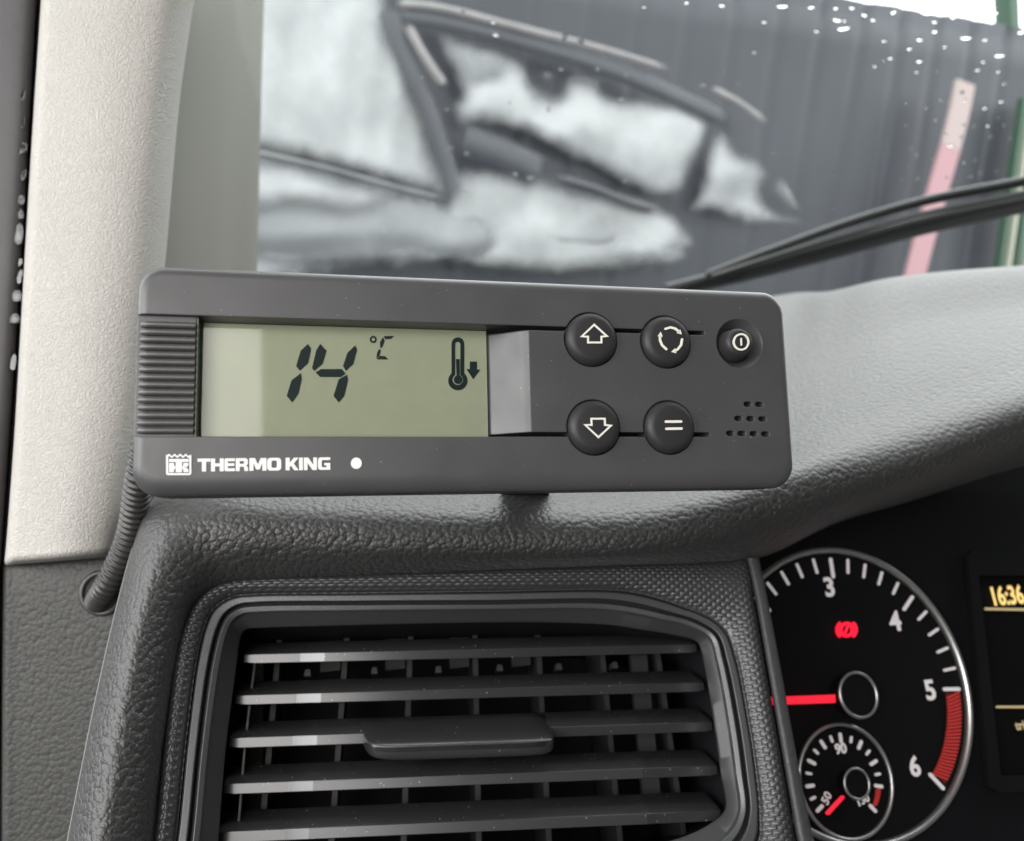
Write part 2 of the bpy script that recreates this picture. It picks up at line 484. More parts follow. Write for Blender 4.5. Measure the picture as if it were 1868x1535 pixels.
def box_verts(x0, x1, y0, y1, z0, z1):
    V = [(x, y, z) for x in (x0, x1) for y in (y0, y1) for z in (z0, z1)]
    return V, [(0, 1, 3, 2), (4, 6, 7, 5), (0, 4, 5, 1), (2, 3, 7, 6), (0, 2, 6, 4), (1, 5, 7, 3)]


o = mk('headliner', *box_verts(-0.75, 1.35, -1.1, 0.30, CAM[2] + 0.56, CAM[2] + 0.60), M['headliner']); tag(o, kind='structure')
o = mk('rear_wall', *box_verts(-0.75, 1.35, -1.14, -1.10, CAM[2] - 0.9, CAM[2] + 0.56), M['wall']); tag(o, kind='structure')

o = mk('light_blocking_wall', *box_verts(1.35, 1.39, -1.14, 0.9, CAM[2] - 0.9, CAM[2] + 0.56), M['wall']); tag(o, kind='structure')  # unseen; closed up without its window to cut light from the right
o = mk('cab_floor', *box_verts(-0.75, 1.35, -1.14, 0.7, CAM[2] - 0.94, CAM[2] - 0.90), M['floor']); tag(o, kind='structure')

# ------------------------------------------------------------------ outside: fence, windscreen reflections built as films on it
FEN = Plane((4850 - CX, CY - 551, F), world_up_cam(), 1000, 300, 2.4)


def fence_panel():
    # ribbed tarp: columns along the fence, leaning slightly with the ribs
    na, nb = 420, 14; A0, A1 = -2.4, 4.2
    btop = FEN.ab(1720, 20)[1]; bbot = -1.3
    V = []
    for j in range(nb):
        b = bbot + (btop - bbot) * j / (nb - 1)
        for i in range(na):
            a = A0 + (A1 - A0) * i / (na - 1) + 0.13 * b
            ph = ((A0 + (A1 - A0) * i / (na - 1)) / 0.165) % 1.0
            rib = -0.008 * math.exp(-((ph - 0.5) / 0.10) ** 2)
            w = -0.02 + rib + 0.020 * noise.noise(Vector((a * 1.6, b * 1.6, 1.0))) + 0.002 * noise.noise(Vector((a * 7, b * 3, 4.0)))
            bb = b + (0.02 * noise.noise(Vector((a * 4, 9, 2))) if j == nb - 1 else 0)
            V.append(FEN.w3(a, bb, w))
    return V, grid_faces(nb, na)


fence = empty('tarp_fence', FEN.w3(0.6, -1.3), 'dark blue-grey tarp covered fence outside the windscreen', 'fence')
fp = mk('tarp', *fence_panel(), M['tarp'], fence, smooth=180)
sm = fp.modifiers.new('solid', 'SOLIDIFY'); sm.thickness = 0.004


def bar_px(name, p0, p1, wid, depth, off, m, parent=None, pl=FEN):
    a0, b0 = pl.ab(*p0, off); a1, b1 = pl.ab(*p1, off)
    d = np.array([a1 - a0, b1 - b0]); d = d / np.linalg.norm(d); nn = np.array([-d[1], d[0]]) * wid / 2
    V = []
    for (a, b) in ((a0, b0), (a1, b1)):
        for s, w in ((-1, 0), (-0.6, depth / 2), (0.6, depth / 2), (1, 0), (0.6, -depth / 2), (-0.6, -depth / 2)):
            V.append(pl.w3(a + nn[0] * s, b + nn[1] * s, off + w))
    Fc = [(i, (i + 1) % 6, 6 + (i + 1) % 6, 6 + i) for i in range(6)] + [tuple(range(5, -1, -1)), tuple(range(6, 12))]
    return mk(name, V, Fc, m, parent, smooth=50)


for (p0, p1, wd, m) in (((1838, 60), (1833, -60), 0.07, 'green'), ((1700, 12), (1690, -70), 0.012, 'green')):
    bar_px('post', p0, p1, wd, wd, -0.06, M[m], fence)
gate = empty('metal_gate', FEN.at(1830, 640, 0.05), 'green and pale metal bars at the far right behind the wiper', 'gate')
for (x0, x1, wd, m) in ((1895, 1846, 0.030, 'green'), (1879, 1829, 0.022, 'pale_post'), (1866, 1814, 0.024, 'green'), (1905, 1862, 0.022, 'pale_post')):
    bar_px('bar', (x0, 180), (x1 - 24, 700), wd, 0.03, 0.06, M[m], gate)


def reflection_mesh(name, bm, edge_of, m):
    me = bpy.data.meshes.new(name); bm.to_mesh(me); bm.free(); me.shade_smooth()
    at = me.attributes.new('edge', 'FLOAT', 'POINT')
    at.data.foreach_set('value', [edge_of(v.co) for v in me.vertices])
    return obj(name, me, m)


def reflection(name, poly, off, m, label, amp=0.02, freq=3.0, seed=0.0, stretch=(1, 1), cat='reflection', fade=0.085):
    """windscreen reflection put into a translucent film: a wrinkled mesh whose frayed rim thins out"""
    loop = cr(poly, 4, True)
    lab = np.array([FEN.ab(x, y, off) for x, y in loop])
    pts = [FEN.at(x, y, off) for x, y in loop]
    bm = bmesh.new(); vs = [bm.verts.new(p) for p in pts]; bm.faces.new(vs)
    bmesh.ops.triangulate(bm, faces=bm.faces[:])
    for _ in range(5):
        es = [e for e in bm.edges if e.calc_length() > 0.022]
        if not es: break
        bmesh.ops.subdivide_edges(bm, edges=es, cuts=1); bmesh.ops.triangulate(bm, faces=bm.faces[:])
    A = lab; B = np.roll(lab, -1, 0); AB = B - A; L2 = (AB ** 2).sum(1) + 1e-12

    def edge_of(co):
        p = np.array(co) - FEN.o; q = np.array([p @ FEN.u, p @ FEN.v])
        t = np.clip(((q - A) * AB).sum(1) / L2, 0, 1); d = np.sqrt((((A + AB * t[:, None]) - q) ** 2).sum(1)).min()
        return float(min(1.0, d / fade))
    for v in bm.verts:
        p = np.array(v.co) - FEN.o; a, b = p @ FEN.u, p @ FEN.v
        a2, b2 = a * stretch[0] - b * 0.3, b * stretch[1]
        h = noise.noise(Vector((a2 * freq, b2 * freq, seed))) + 0.40 * noise.noise(Vector((a2 * freq * 2.6, b2 * freq * 2.2, seed + 5)))
        v.co = Vector(np.array(v.co) + FEN.n * h * amp)
    bmesh.ops.recalc_face_normals(bm, faces=bm.faces)
    return tag(reflection_mesh(name, bm, edge_of, m), label, cat)


reflection('reflection_patch', [(300, -120), (560, -120), (720, -90), (722, 20), (755, 120), (802, 245), (842, 378), (650, 328), (470, 288), (300, 262)], 0.03, M['silver'],
      'large pale silver reflection built as a film nearest the pillar', 0.028, 3.2, 1.0, (2.2, 0.6))
reflection('reflection_patch', [(300, 235), (480, 262), (650, 305), (825, 350), (920, 410), (900, 480), (700, 500), (300, 520)], 0.035, M['silver_grey'],
      'grey reflection built as a film below the thin slanting line by the pillar', 0.028, 3.5, 3.0, (0.6, 2.0))
reflection('reflection_patch', [(300, 278), (480, 276), (610, 306), (760, 345), (680, 400), (520, 390), (300, 440)], 0.05, M['silver'],
      'narrow white reflection film under the slanting line', 0.03, 4.0, 4.0)
reflection('reflection_patch', [(470, 440), (640, 420), (840, 416), (1050, 414), (1210, 420), (1270, 470), (1100, 505), (850, 488), (650, 484), (480, 488)], 0.035, M['silver'],
      'long white reflection film just above the controller', 0.025, 5.0, 6.0, (0.5, 2.0))
reflection('reflection_patch', [(825, 300), (960, 305), (1080, 332), (1180, 352), (1250, 395), (1275, 455), (1100, 500), (900, 500), (790, 450), (800, 360)], 0.045, M['silver'],
      'pale grey wedge of reflection film above the long white one', 0.028, 3.5, 7.0)
reflection('reflection_patch', [(775, 40), (860, 62), (950, 85), (975, 120), (985, 150), (1010, 160), (1030, 135), (1085, 135), (1115, 160), (1190, 165), (1275, 180), (1300, 220),
                        (1275, 300), (1240, 365), (1190, 372), (1120, 335), (1040, 300), (960, 262), (880, 240), (835, 245), (810, 190), (825, 165)], 0.035, M['silver'],
      'white ragged reflection film in the middle of the fence', 0.028, 4.0, 11.0)
reflection('reflection_patch', [(1290, 250), (1325, 225), (1348, 270), (1390, 285), (1415, 312), (1405, 345), (1435, 380), (1490, 408), (1380, 420), (1310, 400), (1250, 392), (1270, 330)], 0.035, M['silver'],
      'small white ragged reflection film right of the middle one', 0.03, 4.0, 13.0)
reflection('reflection_patch', [(800, 52), (930, 92), (945, 130), (900, 175), (840, 165), (815, 110)], 0.055, M['silver_grey'],
      'dull grey reflection film at the top of the white ragged one', 0.03, 4.0, 15.0)
reflection('reflection_patch', [(1130, 405), (1180, 425), (1260, 465), (1180, 480), (1080, 470)], 0.07, M['silver'],
      'bright white corner of reflection film beside the wiper tip', 0.02, 4.0, 17.0)


def ribbon(name, pts, wd, off, m, label, cat='reflection_band'):  # reflection edges and the dark between them, built as soft strips
    q = cr(pts, 8); ab = np.array([FEN.ab(x, y, off) for x, y in q]); bm = bmesh.new(); rows = []; ed = {}
    for i in range(len(ab)):
        d = ab[min(i + 1, len(ab) - 1)] - ab[max(i - 1, 0)]; d = d / np.linalg.norm(d); nn = np.array([-d[1], d[0]])
        tip = min(1.0, i / 3.0, (len(ab) - 1 - i) / 3.0); row = []
        for f, e in ((-.5, 0), (-.3, .7), (0, 1), (.3, .7), (.5, 0)):
            c = ab[i] + nn * wd * 1.25 * f
            v = bm.verts.new(FEN.w3(c[0], c[1], off + .012 * (1 - abs(f) * 2) ** .5)); row.append(v); ed[tuple(round(x, 5) for x in v.co)] = e * tip
        rows.append(row)
    for a_, b_ in zip(rows, rows[1:]):
        for k_ in range(4): bm.faces.new((a_[k_], a_[k_ + 1], b_[k_ + 1], b_[k_]))
    return tag(reflection_mesh(name, bm, lambda co: ed.get(tuple(round(x, 5) for x in co), 1.0), M[m]), label, cat)


ribbon('dark_reflection_strip', [(706, 14), (716, 52), (745, 120), (785, 220), (812, 300), (830, 366)], 0.058, 0.065, 'dark_band', 'dark slanting band between the two largest pale reflections')
ribbon('pale_reflection_strip', [(738, 40), (765, 90), (790, 130), (812, 160)], 0.028, 0.08, 'pale_band', 'short pale reflection strip on the dark slanting band')
ribbon('dark_reflection_strip', [(712, 26), (800, 38), (940, 72), (1100, 122), (1250, 185), (1330, 225)], 0.056, 0.06, 'dark_band', 'dark band running under the thin pale top edge of the reflection')
ribbon('pale_reflection_strip', [(716, 8), (790, 14), (960, 56), (1100, 92), (1230, 132)], 0.022, 0.075, 'pale_band', 'long thin pale edge sloping along the top of the middle reflection')
ribbon('pale_reflection_strip', [(1290, 160), (1340, 185), (1400, 228)], 0.024, 0.06, 'pale_band', 'short thin pale reflection strip at the right end of the sloping edge')
ribbon('dark_reflection_strip', [(835, 252), (880, 268), (940, 292), (990, 322)], 0.085, 0.065, 'dark_band', 'dark gap across the lower part of the white reflection')
ribbon('dark_reflection_strip', [(1000, 322), (1080, 345), (1150, 372), (1200, 385)], 0.03, 0.06, 'dark_band', 'thin dark line between the middle reflection and the grey wedge')
ribbon('slanting_reflection', [(400, 262), (480, 281), (600, 309), (720, 342), (826, 368)], 0.012, 0.075, 'silver_grey', 'thin slanting grey line in the pale reflection by the pillar', 'reflection_line')

pk = empty('pink_ribbon', FEN.at(1675, 515, 0.12), 'pink strip hanging on the dark fence behind the wiper', 'ribbon')
for nm, pts, m in (('upper_half', [(1763, 150), (1752, 205), (1736, 268)], 'pale_pink'), ('lower_half', [(1736, 268), (1712, 350), (1690, 430), (1655, 560)], 'pink')):
    ab = [FEN.ab(x, y, 0.12) for x, y in cr(pts, 5)]
    mk(nm, *prism([stroke(ab, 0.083, cap=False)], 0.108, 0.12, FEN), M[m], pk)

# ------------------------------------------------------------------ windscreen, raindrops, wiper
_t = math.radians(48)
WSC = Plane((0.985, -0.02, 0.17), tuple(np.array(world_up_cam()) * math.cos(_t) + np.array([0, math.sin(PITCH), math.cos(PITCH)]) * -math.sin(_t)), 1100, 520, 0.68)


def ws_depth(a, b): return -0.05 * (a - 0.3) ** 2


ctrl = [[WSC.w3(a, b, ws_depth(a, b)) for a in np.linspace(-0.52, 1.2, 7)] for b in np.linspace(-0.06, 0.66, 4)]
g = surface(ctrl, 4, 6); nr, nc = g.shape[:2]
ws = mk('windscreen', g.reshape(-1, 3), grid_faces(nr, nc), M['pane'], smooth=180)
tag(ws, 'rain-spotted windscreen glass behind the controller', 'windscreen')


def drop_mesh(seed, sx=1.0, sy=1.0, ht=0.36):
    rnd = random.Random(seed); n = 12; V = []; ph = rnd.random() * 6; am = 0.10 + 0.12 * rnd.random()
    prof = [(1.0, 0.0), (0.90, 0.10), (0.72, 0.24), (0.46, 0.36), (0.18, 0.42)]
    for r, h in prof:
        for i in range(n):
            t = 2 * math.pi * i / n; k = 1 + am * math.sin(2 * t + ph) + 0.06 * math.sin(3 * t + ph * 2)
            V.append((r * k * math.cos(t) * sx, r * k * math.sin(t) * sy, h * ht))
    Fc = grid_faces(5, n, True) + [tuple(range(4 * n, 5 * n)), tuple(reversed(range(n)))]
    me = mesh('raindrop', V, Fc, 70); me.materials.append(M['water']); return me


DROPS = [drop_mesh(i, 1.0 + 0.22 * (i % 3), 1.0, h) for i, h in enumerate((.16, .24, .20, .30, .45))]
LONG = [drop_mesh(20 + i, 1.9, 0.85, .4 + .2 * i) for i in range(2)]
zs = 2.638
drops = [(415, 25, 17, 0), (705, 30, 27, 1), (845, 35, 18, 1), (962, 40, 11, 0), (968, 97, 22, 1), (1005, 97, 12, 0), (1000, 137, 30, 1), (1100, 72, 18, 1), (1142, 95, 11, 0),
         (1240, 57, 18, 0), (1395, 60, 32, 1), (1440, 30, 20, 0), (1550, 40, 18, 0), (1438, 105, 12, 0), (1438, 152, 14, 0), (1588, 183, 26, 1), (1680, 192, 10, 0), (1195, 195, 14, 0),
         (1365, 190, 16, 0), (1488, 222, 16, 0), (1316, 235, 12, 0), (1200, 287, 20, 0), (1225, 280, 12, 0), (1365, 292, 22, 0), (1750, 268, 24, 1), (1645, 335, 15, 0), (1450, 346, 12, 0),
         (1352, 346, 9, 0), (1570, 445, 17, 0), (1585, 482, 13, 0), (1470, 482, 14, 0), (1400, 517, 15, 0), (1305, 496, 13, 0), (1445, 577, 15, 0), (1305, 605, 10, 0), (1680, 520, 13, 0),
         (1758, 488, 12, 0), (1775, 402, 10, 0), (1627, 607, 15, 0), (1578, 602, 12, 0), (1695, 604, 12, 0), (1770, 604, 11, 0), (1705, 658, 15, 0), (1565, 660, 14, 0), (1490, 650, 15, 1),
         (1515, 702, 18, 1), (1330, 716, 12, 0), (1355, 747, 16, 0), (1428, 768, 12, 0), (1315, 798, 14, 0), (1580, 780, 12, 0), (1632, 772, 12, 0), (1285, 862, 11, 0), (1360, 860, 14, 0),
         (1495, 856, 13, 0), (1610, 852, 13, 0), (1660, 832, 14, 0), (1738, 822, 10, 0), (1802, 670, 11, 0), (1855, 155, 18, 0), (1730, 62, 14, 0), (570, 250, 15, 0), (430, 345, 26, 0),
         (320, 415, 22, 0), (665, 738, 14, 0), (955, 840, 24, 0), (940, 890, 18, 0), (955, 992, 24, 0), (525, 748, 14, 0), (490, 405, 12, 0), (618, 105, 9, 0), (870, 150, 12, 0),
         (245, 12, 12, 0), (1150, 318, 8, 0), (1672, 296, 10, 0), (1745, 345, 9, 0), (1743, 568, 10, 0), (1525, 85, 9, 0), (1040, 38, 9, 0), (40, 30, 12, 0)]
dl = [(1160 + x / zs, y / zs, s / zs, k) for x, y, s, k in drops]
dl += [(1030, 68, 12, 0), (1060, 76, 9, 0), (905, 62, 9, 0), (1142, 140, 7, 0), (845, 22, 6, 0), (900, 40, 5, 0), (768, 142, 5, 0), (1023, 128, 7, 0), (1090, 128, 6, 0), (1133, 182, 8, 0),
       (822, 270, 8, 0), (852, 280, 8, 0), (920, 274, 6, 0), (940, 320, 8, 0), (968, 325, 9, 0), (815, 200, 5, 0), (1000, 200, 7, 0), (930, 188, 6, 0), (850, 350, 5, 0), (1140, 330, 5, 0)]
for i, (x, y, s, kd) in enumerate(dl):
    me = random.choice(LONG if kd else DROPS)
    a, b = WSC.ab(x, y); w = ws_depth(a, b) - 0.0006
    a, b = WSC.ab(x, y, w)
    dist = np.linalg.norm(WSC.w3(a, b, w) - CAM); r = max(0.0010, s * 0.50 / F * dist * (0.75 if kd else 1.0))
    m = WSC.mat(a, b, w) @ Matrix.Rotation(math.pi, 4, 'X') @ Matrix.Rotation(random.uniform(-0.4, 0.4) + (-0.15 if kd else 0), 4, 'Z') @ Matrix.Diagonal((r, r, r, 1))
    obj('raindrop', me, None, ws, m)

wip = empty('windscreen_wiper', WSC.at(1900, 345, -0.02), 'black windscreen wiper lying across the glass at right', 'wiper')


def wiper_bar(name, pts, wids, off, thick):
    q = cr([(x, y) for x, y in pts], 10); wd = np.interp(np.linspace(0, 1, len(q)), np.linspace(0, 1, len(wids)), wids)
    V = []
    for (x, y), h in zip(q, wd):
        r = h / 2 / F * 0.72
        a, b = WSC.ab(x, y, off)
        for s, w in ((-1, 0), (-0.75, 0.7), (0, 1), (0.75, 0.7), (1, 0), (0.75, -0.7), (0, -1), (-0.75, -0.7)):
            V.append(WSC.w3(a - 0.25 * r * s, b + r * s, off + w * thick / 2 + ws_depth(a, b)))
    n = len(q)
    Fc = grid_faces(n, 8, True) + [tuple(range(8))[::-1], tuple(range((n - 1) * 8, n * 8))]
    return mk(name, V, Fc, M['wiper'], wip, smooth=60)


wiper_bar('blade_spine', [(2050, 290), (1868, 331), (1700, 364), (1560, 404), (1400, 462), (1290, 505)], [20, 20, 19, 18, 16, 12], -0.022, 0.006)
wiper_bar('arm', [(2050, 335), (1868, 372), (1700, 408), (1500, 462), (1360, 500), (1215, 536)], [40, 42, 44, 46, 42, 32], -0.028, 0.010)
wiper_bar('rubber_lip', [(2050, 316), (1868, 352), (1700, 387), (1560, 425), (1420, 468), (1300, 508)], [8, 8, 8, 9, 9, 8], -0.012, 0.004)

# ------------------------------------------------------------------ pillar, door seal, side panel, conduit
pil_rows = [(-900, 150, 540, .300), (-500, 116, 480, .297), (-140, 86, 402, .292), (-60, 79, 374, .291), (0, 75, 355, .290), (60, 71, 345, .290), (180, 63, 328, .289), (490, 44, 300, .288), (800, 26, 264, .286), (1000, 11, 232, .285), (1020, 9, 228, .285), (1030, 10, 226, .291), (1031, 14, 220, .31)]
ctrl = []
for y, L, R, d in pil_rows:
    sl = -0.08 * (1 if y > 900 else 0)
    row = [(L + 14, d + .05), (L, d + .016), (L + 3, d + .005), (L + 12, d + .001), (L + 26, d), ((L + R) / 2, d - .002), (R - 62, d + .001), (R - 34, d + .005), (R - 12, d + .014), (R, d + .027), (R - 6, d + .05)]
    ctrl.append([P(x, y + sl * (x - 10), dd) for x, dd in row])
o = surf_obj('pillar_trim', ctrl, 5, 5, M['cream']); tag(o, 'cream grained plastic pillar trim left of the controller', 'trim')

ctrl = []
for y, L, R, d in ((-900, 400, 560, .40), (-500, 360, 522, .40), (-140, 300, 492, .40), (0, 300, 482, .40), (250, 280, 475, .40), (490, 270, 469, .40), (800, 260, 462, .40)):
    row = [(L, d), (L + 60, d + .02), ((L + R) / 2 + 20, d + .06), (R - 40, d + .105), (R - 14, d + .125), (R - 3, d + .138), (R, d + .15), (R - 4, d + .19)]
    ctrl.append([P(x, y, dd) for x, dd in row])
o = surf_obj('windscreen_pillar', ctrl, 5, 5, M['shade_grey_pillar']); tag(o, 'smooth pillar painted in grey-green shade between the cream trim and the glass', 'trim')

ctrl = []
for y, L, d in ((-900, 152, .312), (-500, 118, .309), (-140, 88, .305), (0, 77, .304), (300, 60, .303), (600, 41, .302), (900, 20, .301), (1040, 11, .30), (1300, 8, .30), (1650, 4, .30)):
    row = [(L - 700, d + .03), (L - 80, d - .004), (L - 24, d - .0035), (L - 12, d + .000), (L - 8, d + .006), (L - 5, d + .003), (L + 2, d + .008), (L + 10, d + .03)]
    ctrl.append([P(x, y, dd) for x, dd in row])
seal = surf_obj('door_seal', ctrl, 5, 5, M['rubber']); tag(seal, 'dark grey door seal with water drops along the left edge', 'seal')
SEALP = Plane((1, 0, -0.03), (0.02, 1, 0.10), 40, 500, .329)
for i, (x, y, rx, ry) in enumerate(((32, 20, 6, 12), (34, 75, 5, 13), (36, 100, 5, 9), (35, 133, 6, 10), (33, 173, 11, 17), (41, 222, 6, 11), (41, 270, 7, 12), (43, 320, 4, 9), (39, 365, 6, 11), (38, 392, 4, 10), (34, 428, 11, 17),
                                  (37, 478, 3, 9), (36, 505, 4, 12), (31, 540, 8, 13), (27, 582, 7, 11), (24, 662, 7, 13))):
    # each drop sits on the seal: depth follows the seal rows
    d = float(np.interp(y, [-140, 0, 300, 600, 900], [.305, .304, .303, .302, .301])) - .0035
    p = P(x, y, d); m = SEALP.mat(0, 0); m.translation = Vector(p)
    obj('raindrop', DROPS[i % 5], None, seal, m @ Matrix.Diagonal((rx / F * d, ry / F * d, rx / F * d, 1)))

SID = Plane((1, -0.02, 0.05), (0.0, 1, 0.10), 110, 1280, .296)
ctrl = []
for py, w in ((1026, -.02), (1027, -.006), (1033, -.001), (1048, 0), (1200, 0), (1400, 0), (1700, 0)):
    ctrl.append([SID.at(x, py - 0.08 * (x - 10) * (1 if py < 1100 else 0), w - (.004 if x < 10 else 0)) for x in (4, 10, 30, 120, 240, 360, 480)])
side = surf_obj('side_panel', ctrl, 4, 8, M['side']); tag(side, 'dark grey grained side panel below the cream trim', 'panel')
hx, hy = 187, 1082
a0, b0 = SID.ab(hx, hy, .001)
mk('grommet', *torus_px(SID, hx, hy, .0072, .0011, .0008, 48, 10), M['hose'], side, smooth=180)
mk('cable_hole', *prism([(circ(a0, b0, .0070, 32), [])], -.001, .0009, SID), M['dark_hole'], side)

path = cr([P(268, 800, .262), P(256, 860, .266), P(248, 915, .272), P(237, 975, .278), P(218, 1025, .282), P(195, 1068, .286), P(178, 1098, .296)], 60)
# corrugated profile: radius follows the arc length
cum = np.concatenate([[0], np.cumsum(np.linalg.norm(np.diff(path, axis=0), axis=1))])
rad = [0.0040 + 0.00045 * (1 if abs(((s / 0.0024) % 1.0) - 0.5) < 0.27 else -0.6) for s in cum]
for _ in range(2): rad = list(np.convolve(np.pad(rad, 1, 'edge'), [.25, .5, .25], 'valid'))
hose = mk('cable_conduit', *tube(path, rad, 24), M['hose'], smooth=180)
tag(hose, 'black corrugated cable conduit running from the controller into the side panel', 'conduit')

# ------------------------------------------------------------------ dashboard pad
dash = empty('dashboard', P(900, 1045, .29), 'dark grained soft dashboard with hood over the dials', 'dashboard')
V_ = VNT.at
cols = [
    # far/outer, (second), third, crest, fall, inner, tuck
    [V_(118, 1640, -.03), V_(104, 1640, -.010), V_(108, 1640, .004), V_(160, 1640, .016), V_(232, 1640, .011), V_(270, 1640, .001), V_(280, 1640, -.008)],
    [V_(155, 1450, -.03), V_(141, 1450, -.010), V_(145, 1450, .004), V_(195, 1450, .016), V_(258, 1450, .011), V_(288, 1450, .001), V_(298, 1450, -.008)],
    [V_(186, 1300, -.03), V_(171, 1300, -.010), V_(175, 1300, .004), V_(222, 1300, .016), V_(280, 1300, .011), V_(306, 1308, .001), V_(316, 1312, -.008)],
    [V_(219, 1150, -.03), V_(204, 1150, -.010), V_(208, 1150, .004), V_(252, 1150, .016), V_(303, 1158, .011), V_(332, 1163, .001), V_(342, 1168, -.008)],
    [V_(242, 1060, -.03), V_(227, 1058, -.010), V_(231, 1060, .004), V_(275, 1068, .016), V_(323, 1094, .011), V_(352, 1108, .001), V_(362, 1116, -.008)],
    [V_(264, 985, -.03), V_(249, 980, -.010), V_(253, 984, .004), V_(300, 1000, .016), V_(350, 1046, .011), V_(378, 1081, .001), V_(388, 1090, -.008)],
    [V_(305, 900, -.03), V_(270, 922, -.012), V_(280, 930, .003), V_(335, 960, .015), V_(385, 1016, .011), V_(408, 1066, .001), V_(415, 1076, -.008)],
    [P(360, 800, .36), P(350, 862, .300), P(370, 885, .275), P(410, 935, .262), P(440, 1000, .2605), V_(448, 1058, .001), V_(453, 1068, -.008)],
    [P(500, 730, .50), P(505, 830, .345), P(510, 885, .288), P(520, 940, .265), P(530, 1000, .2635), V_(540, 1053, .001), V_(542, 1063, -.008)],
    [P(750, 680, .62), P(750, 800, .40), P(750, 885, .298), P(750, 945, .270), P(750, 1004, .2675), V_(750, 1045, .001), V_(750, 1055, -.008)],
    [P(950, 650, .68), P(950, 780, .42), P(950, 885, .305), P(950, 950, .274), P(950, 1008, .2715), V_(950, 1038, .001), V_(950, 1048, -.008)],
    [P(1150, 610, .70), P(1150, 770, .42), P(1150, 880, .312), P(1150, 948, .278), P(1150, 1005, .2755), V_(1150, 1031, .001), V_(1150, 1041, -.008)],
    [P(1300, 572, .70), P(1295, 730, .42), P(1290, 850, .320), P(1285, 925, .283), P(1290, 985, .281), V_(1290, 1025, .001), V_(1290, 1035, -.008)],
    [P(1430, 550, .66), P(1415, 690, .42), P(1405, 820, .325), P(1400, 890, .288), P(1405, 950, .286), P(1402, 1000, .297), P(1404, 1012, .33)],
    [P(1510, 541, .56), P(1505, 650, .42), P(1500, 780, .330), P(1500, 858, .293), P(1515, 908, .291), P(1520, 942, .302), P(1525, 955, .35)],
    [P(1640, 510, .49), P(1640, 600, .41), P(1640, 730, .335), P(1640, 822, .300), P(1650, 862, .298), P(1655, 892, .310), P(1660, 915, .37)],
    [P(1868, 491, .46), P(1868, 560, .40), P(1868, 660, .34), P(1868, 742, .307), P(1868, 775, .305), P(1868, 808, .318), P(1868, 850, .38)],
    [P(2100, 488, .45), P(2100, 540, .40), P(2100, 620, .345), P(2100, 680, .312), P(2100, 715, .310), P(2100, 745, .322), P(2100, 800, .39)],
]
# the far edge rolls over before it ends
for i, c in enumerate(cols):
    far = c[0].copy()
    if i >= 7: c.insert(0, far + FW * 0.05 - UP * 0.06)
    else: c.insert(0, far - VNT.n * 0.01)
ctrl = [[c[r] for c in cols] for r in range(8)]
surf_obj('dash_pad', ctrl, 10, 10, M['dash'], dash)

# thin lighter parting edge along the left flank
edge = cr([V_(x, y, -.0085) for x, y in ((104, 1640), (141, 1450), (171, 1300), (204, 1150), (227, 1058), (249, 980), (270, 922))], 10)
mk('parting_edge', *tube(edge, .00045, 8), mat('edge_line', (0.16, 0.16, 0.16), 0.35), dash, smooth=180)

# ------------------------------------------------------------------ scaled trim round the vent
OUT = [(255, 1680), (279, 1535), (300, 1334), (320, 1188), (337, 1134), (358, 1096), (391, 1069), (433, 1058), (650, 1048), (900, 1038), (1118, 1030), (1200, 1027), (1270, 1024), (1330, 1022), (1364, 1021),
       (1378, 1090), (1399, 1210), (1425, 1360), (1447, 1486), (1456, 1535), (1490, 1640), (800, 1720)]
SEAM = [(300, 1650), (320, 1535), (339, 1355), (358, 1209), (375, 1138), (391, 1109), (421, 1090), (454, 1085), (650, 1082), (900, 1079), (1118, 1077), (1175, 1085), (1250, 1109), (1298, 1130), (1325, 1156),
        (1343, 1205), (1362, 1298), (1377, 1392), (1386, 1486), (1383, 1535), (1340, 1590), (800, 1660)]
GRV = [(332, 1640), (348, 1535), (364, 1375), (386, 1210), (403, 1145), (416, 1122), (438, 1108), (467, 1104), (650, 1102), (900, 1101), (1100, 1099), (1156, 1106), (1212, 1119), (1268, 1135), (1306, 1160),
       (1321, 1205), (1342, 1310), (1356, 1410), (1362, 1486), (1340, 1535), (1290, 1570), (800, 1630)]
OPEN = [(392, 1590), (398, 1535), (411, 1375), (430, 1225), (437, 1175), (443, 1155), (450, 1148), (470, 1146), (650, 1141), (900, 1136), (1043, 1137), (1118, 1141), (1175, 1150), (1235, 1160), (1272, 1172),
        (1284, 1210), (1302, 1317), (1315, 1411), (1323, 1475), (1300, 1500), (1212, 1537), (800, 1570)]


def contour(pts, seg, w):
    c = cr(pts, seg, True); return np.array([VNT.ab(x, y, w) for x, y in c])


def scaled_trim():
    seg = 64; A = contour(OUT, seg, .002); B = contour(SEAM, seg, .001)
    # extend the outer border a little under the dash
    n = len(A); T = 84; V = np.zeros((T, n, 3))
    for j in range(T):
        t = j / (T - 1)
        Q = A + (B - A) * t
        base = .0005 + .0035 * math.sin(math.pi * min(1, t * 1.05)) ** 0.7 * (1 - 0.35 * t)
        for i in range(n):
            a, b = Q[i]
            row = math.floor(b / .00122); db = b / .00122 - row - .5
            aa = a / .0031 + (0.5 if row % 2 else 0); da = aa - math.floor(aa) - .5
            h = max(0.0, 1 - (da / .50) ** 2 - (db / .60) ** 2)
            edge = min(1.0, t * 8, (1 - t) * 8)
            V[j, i] = VNT.w3(a, b, base + .00042 * math.sqrt(h) * edge)
    return V.reshape(-1, 3), grid_faces(T, n, True)


mk('scaled_trim', *scaled_trim(), M['trim'], dash, smooth=180)

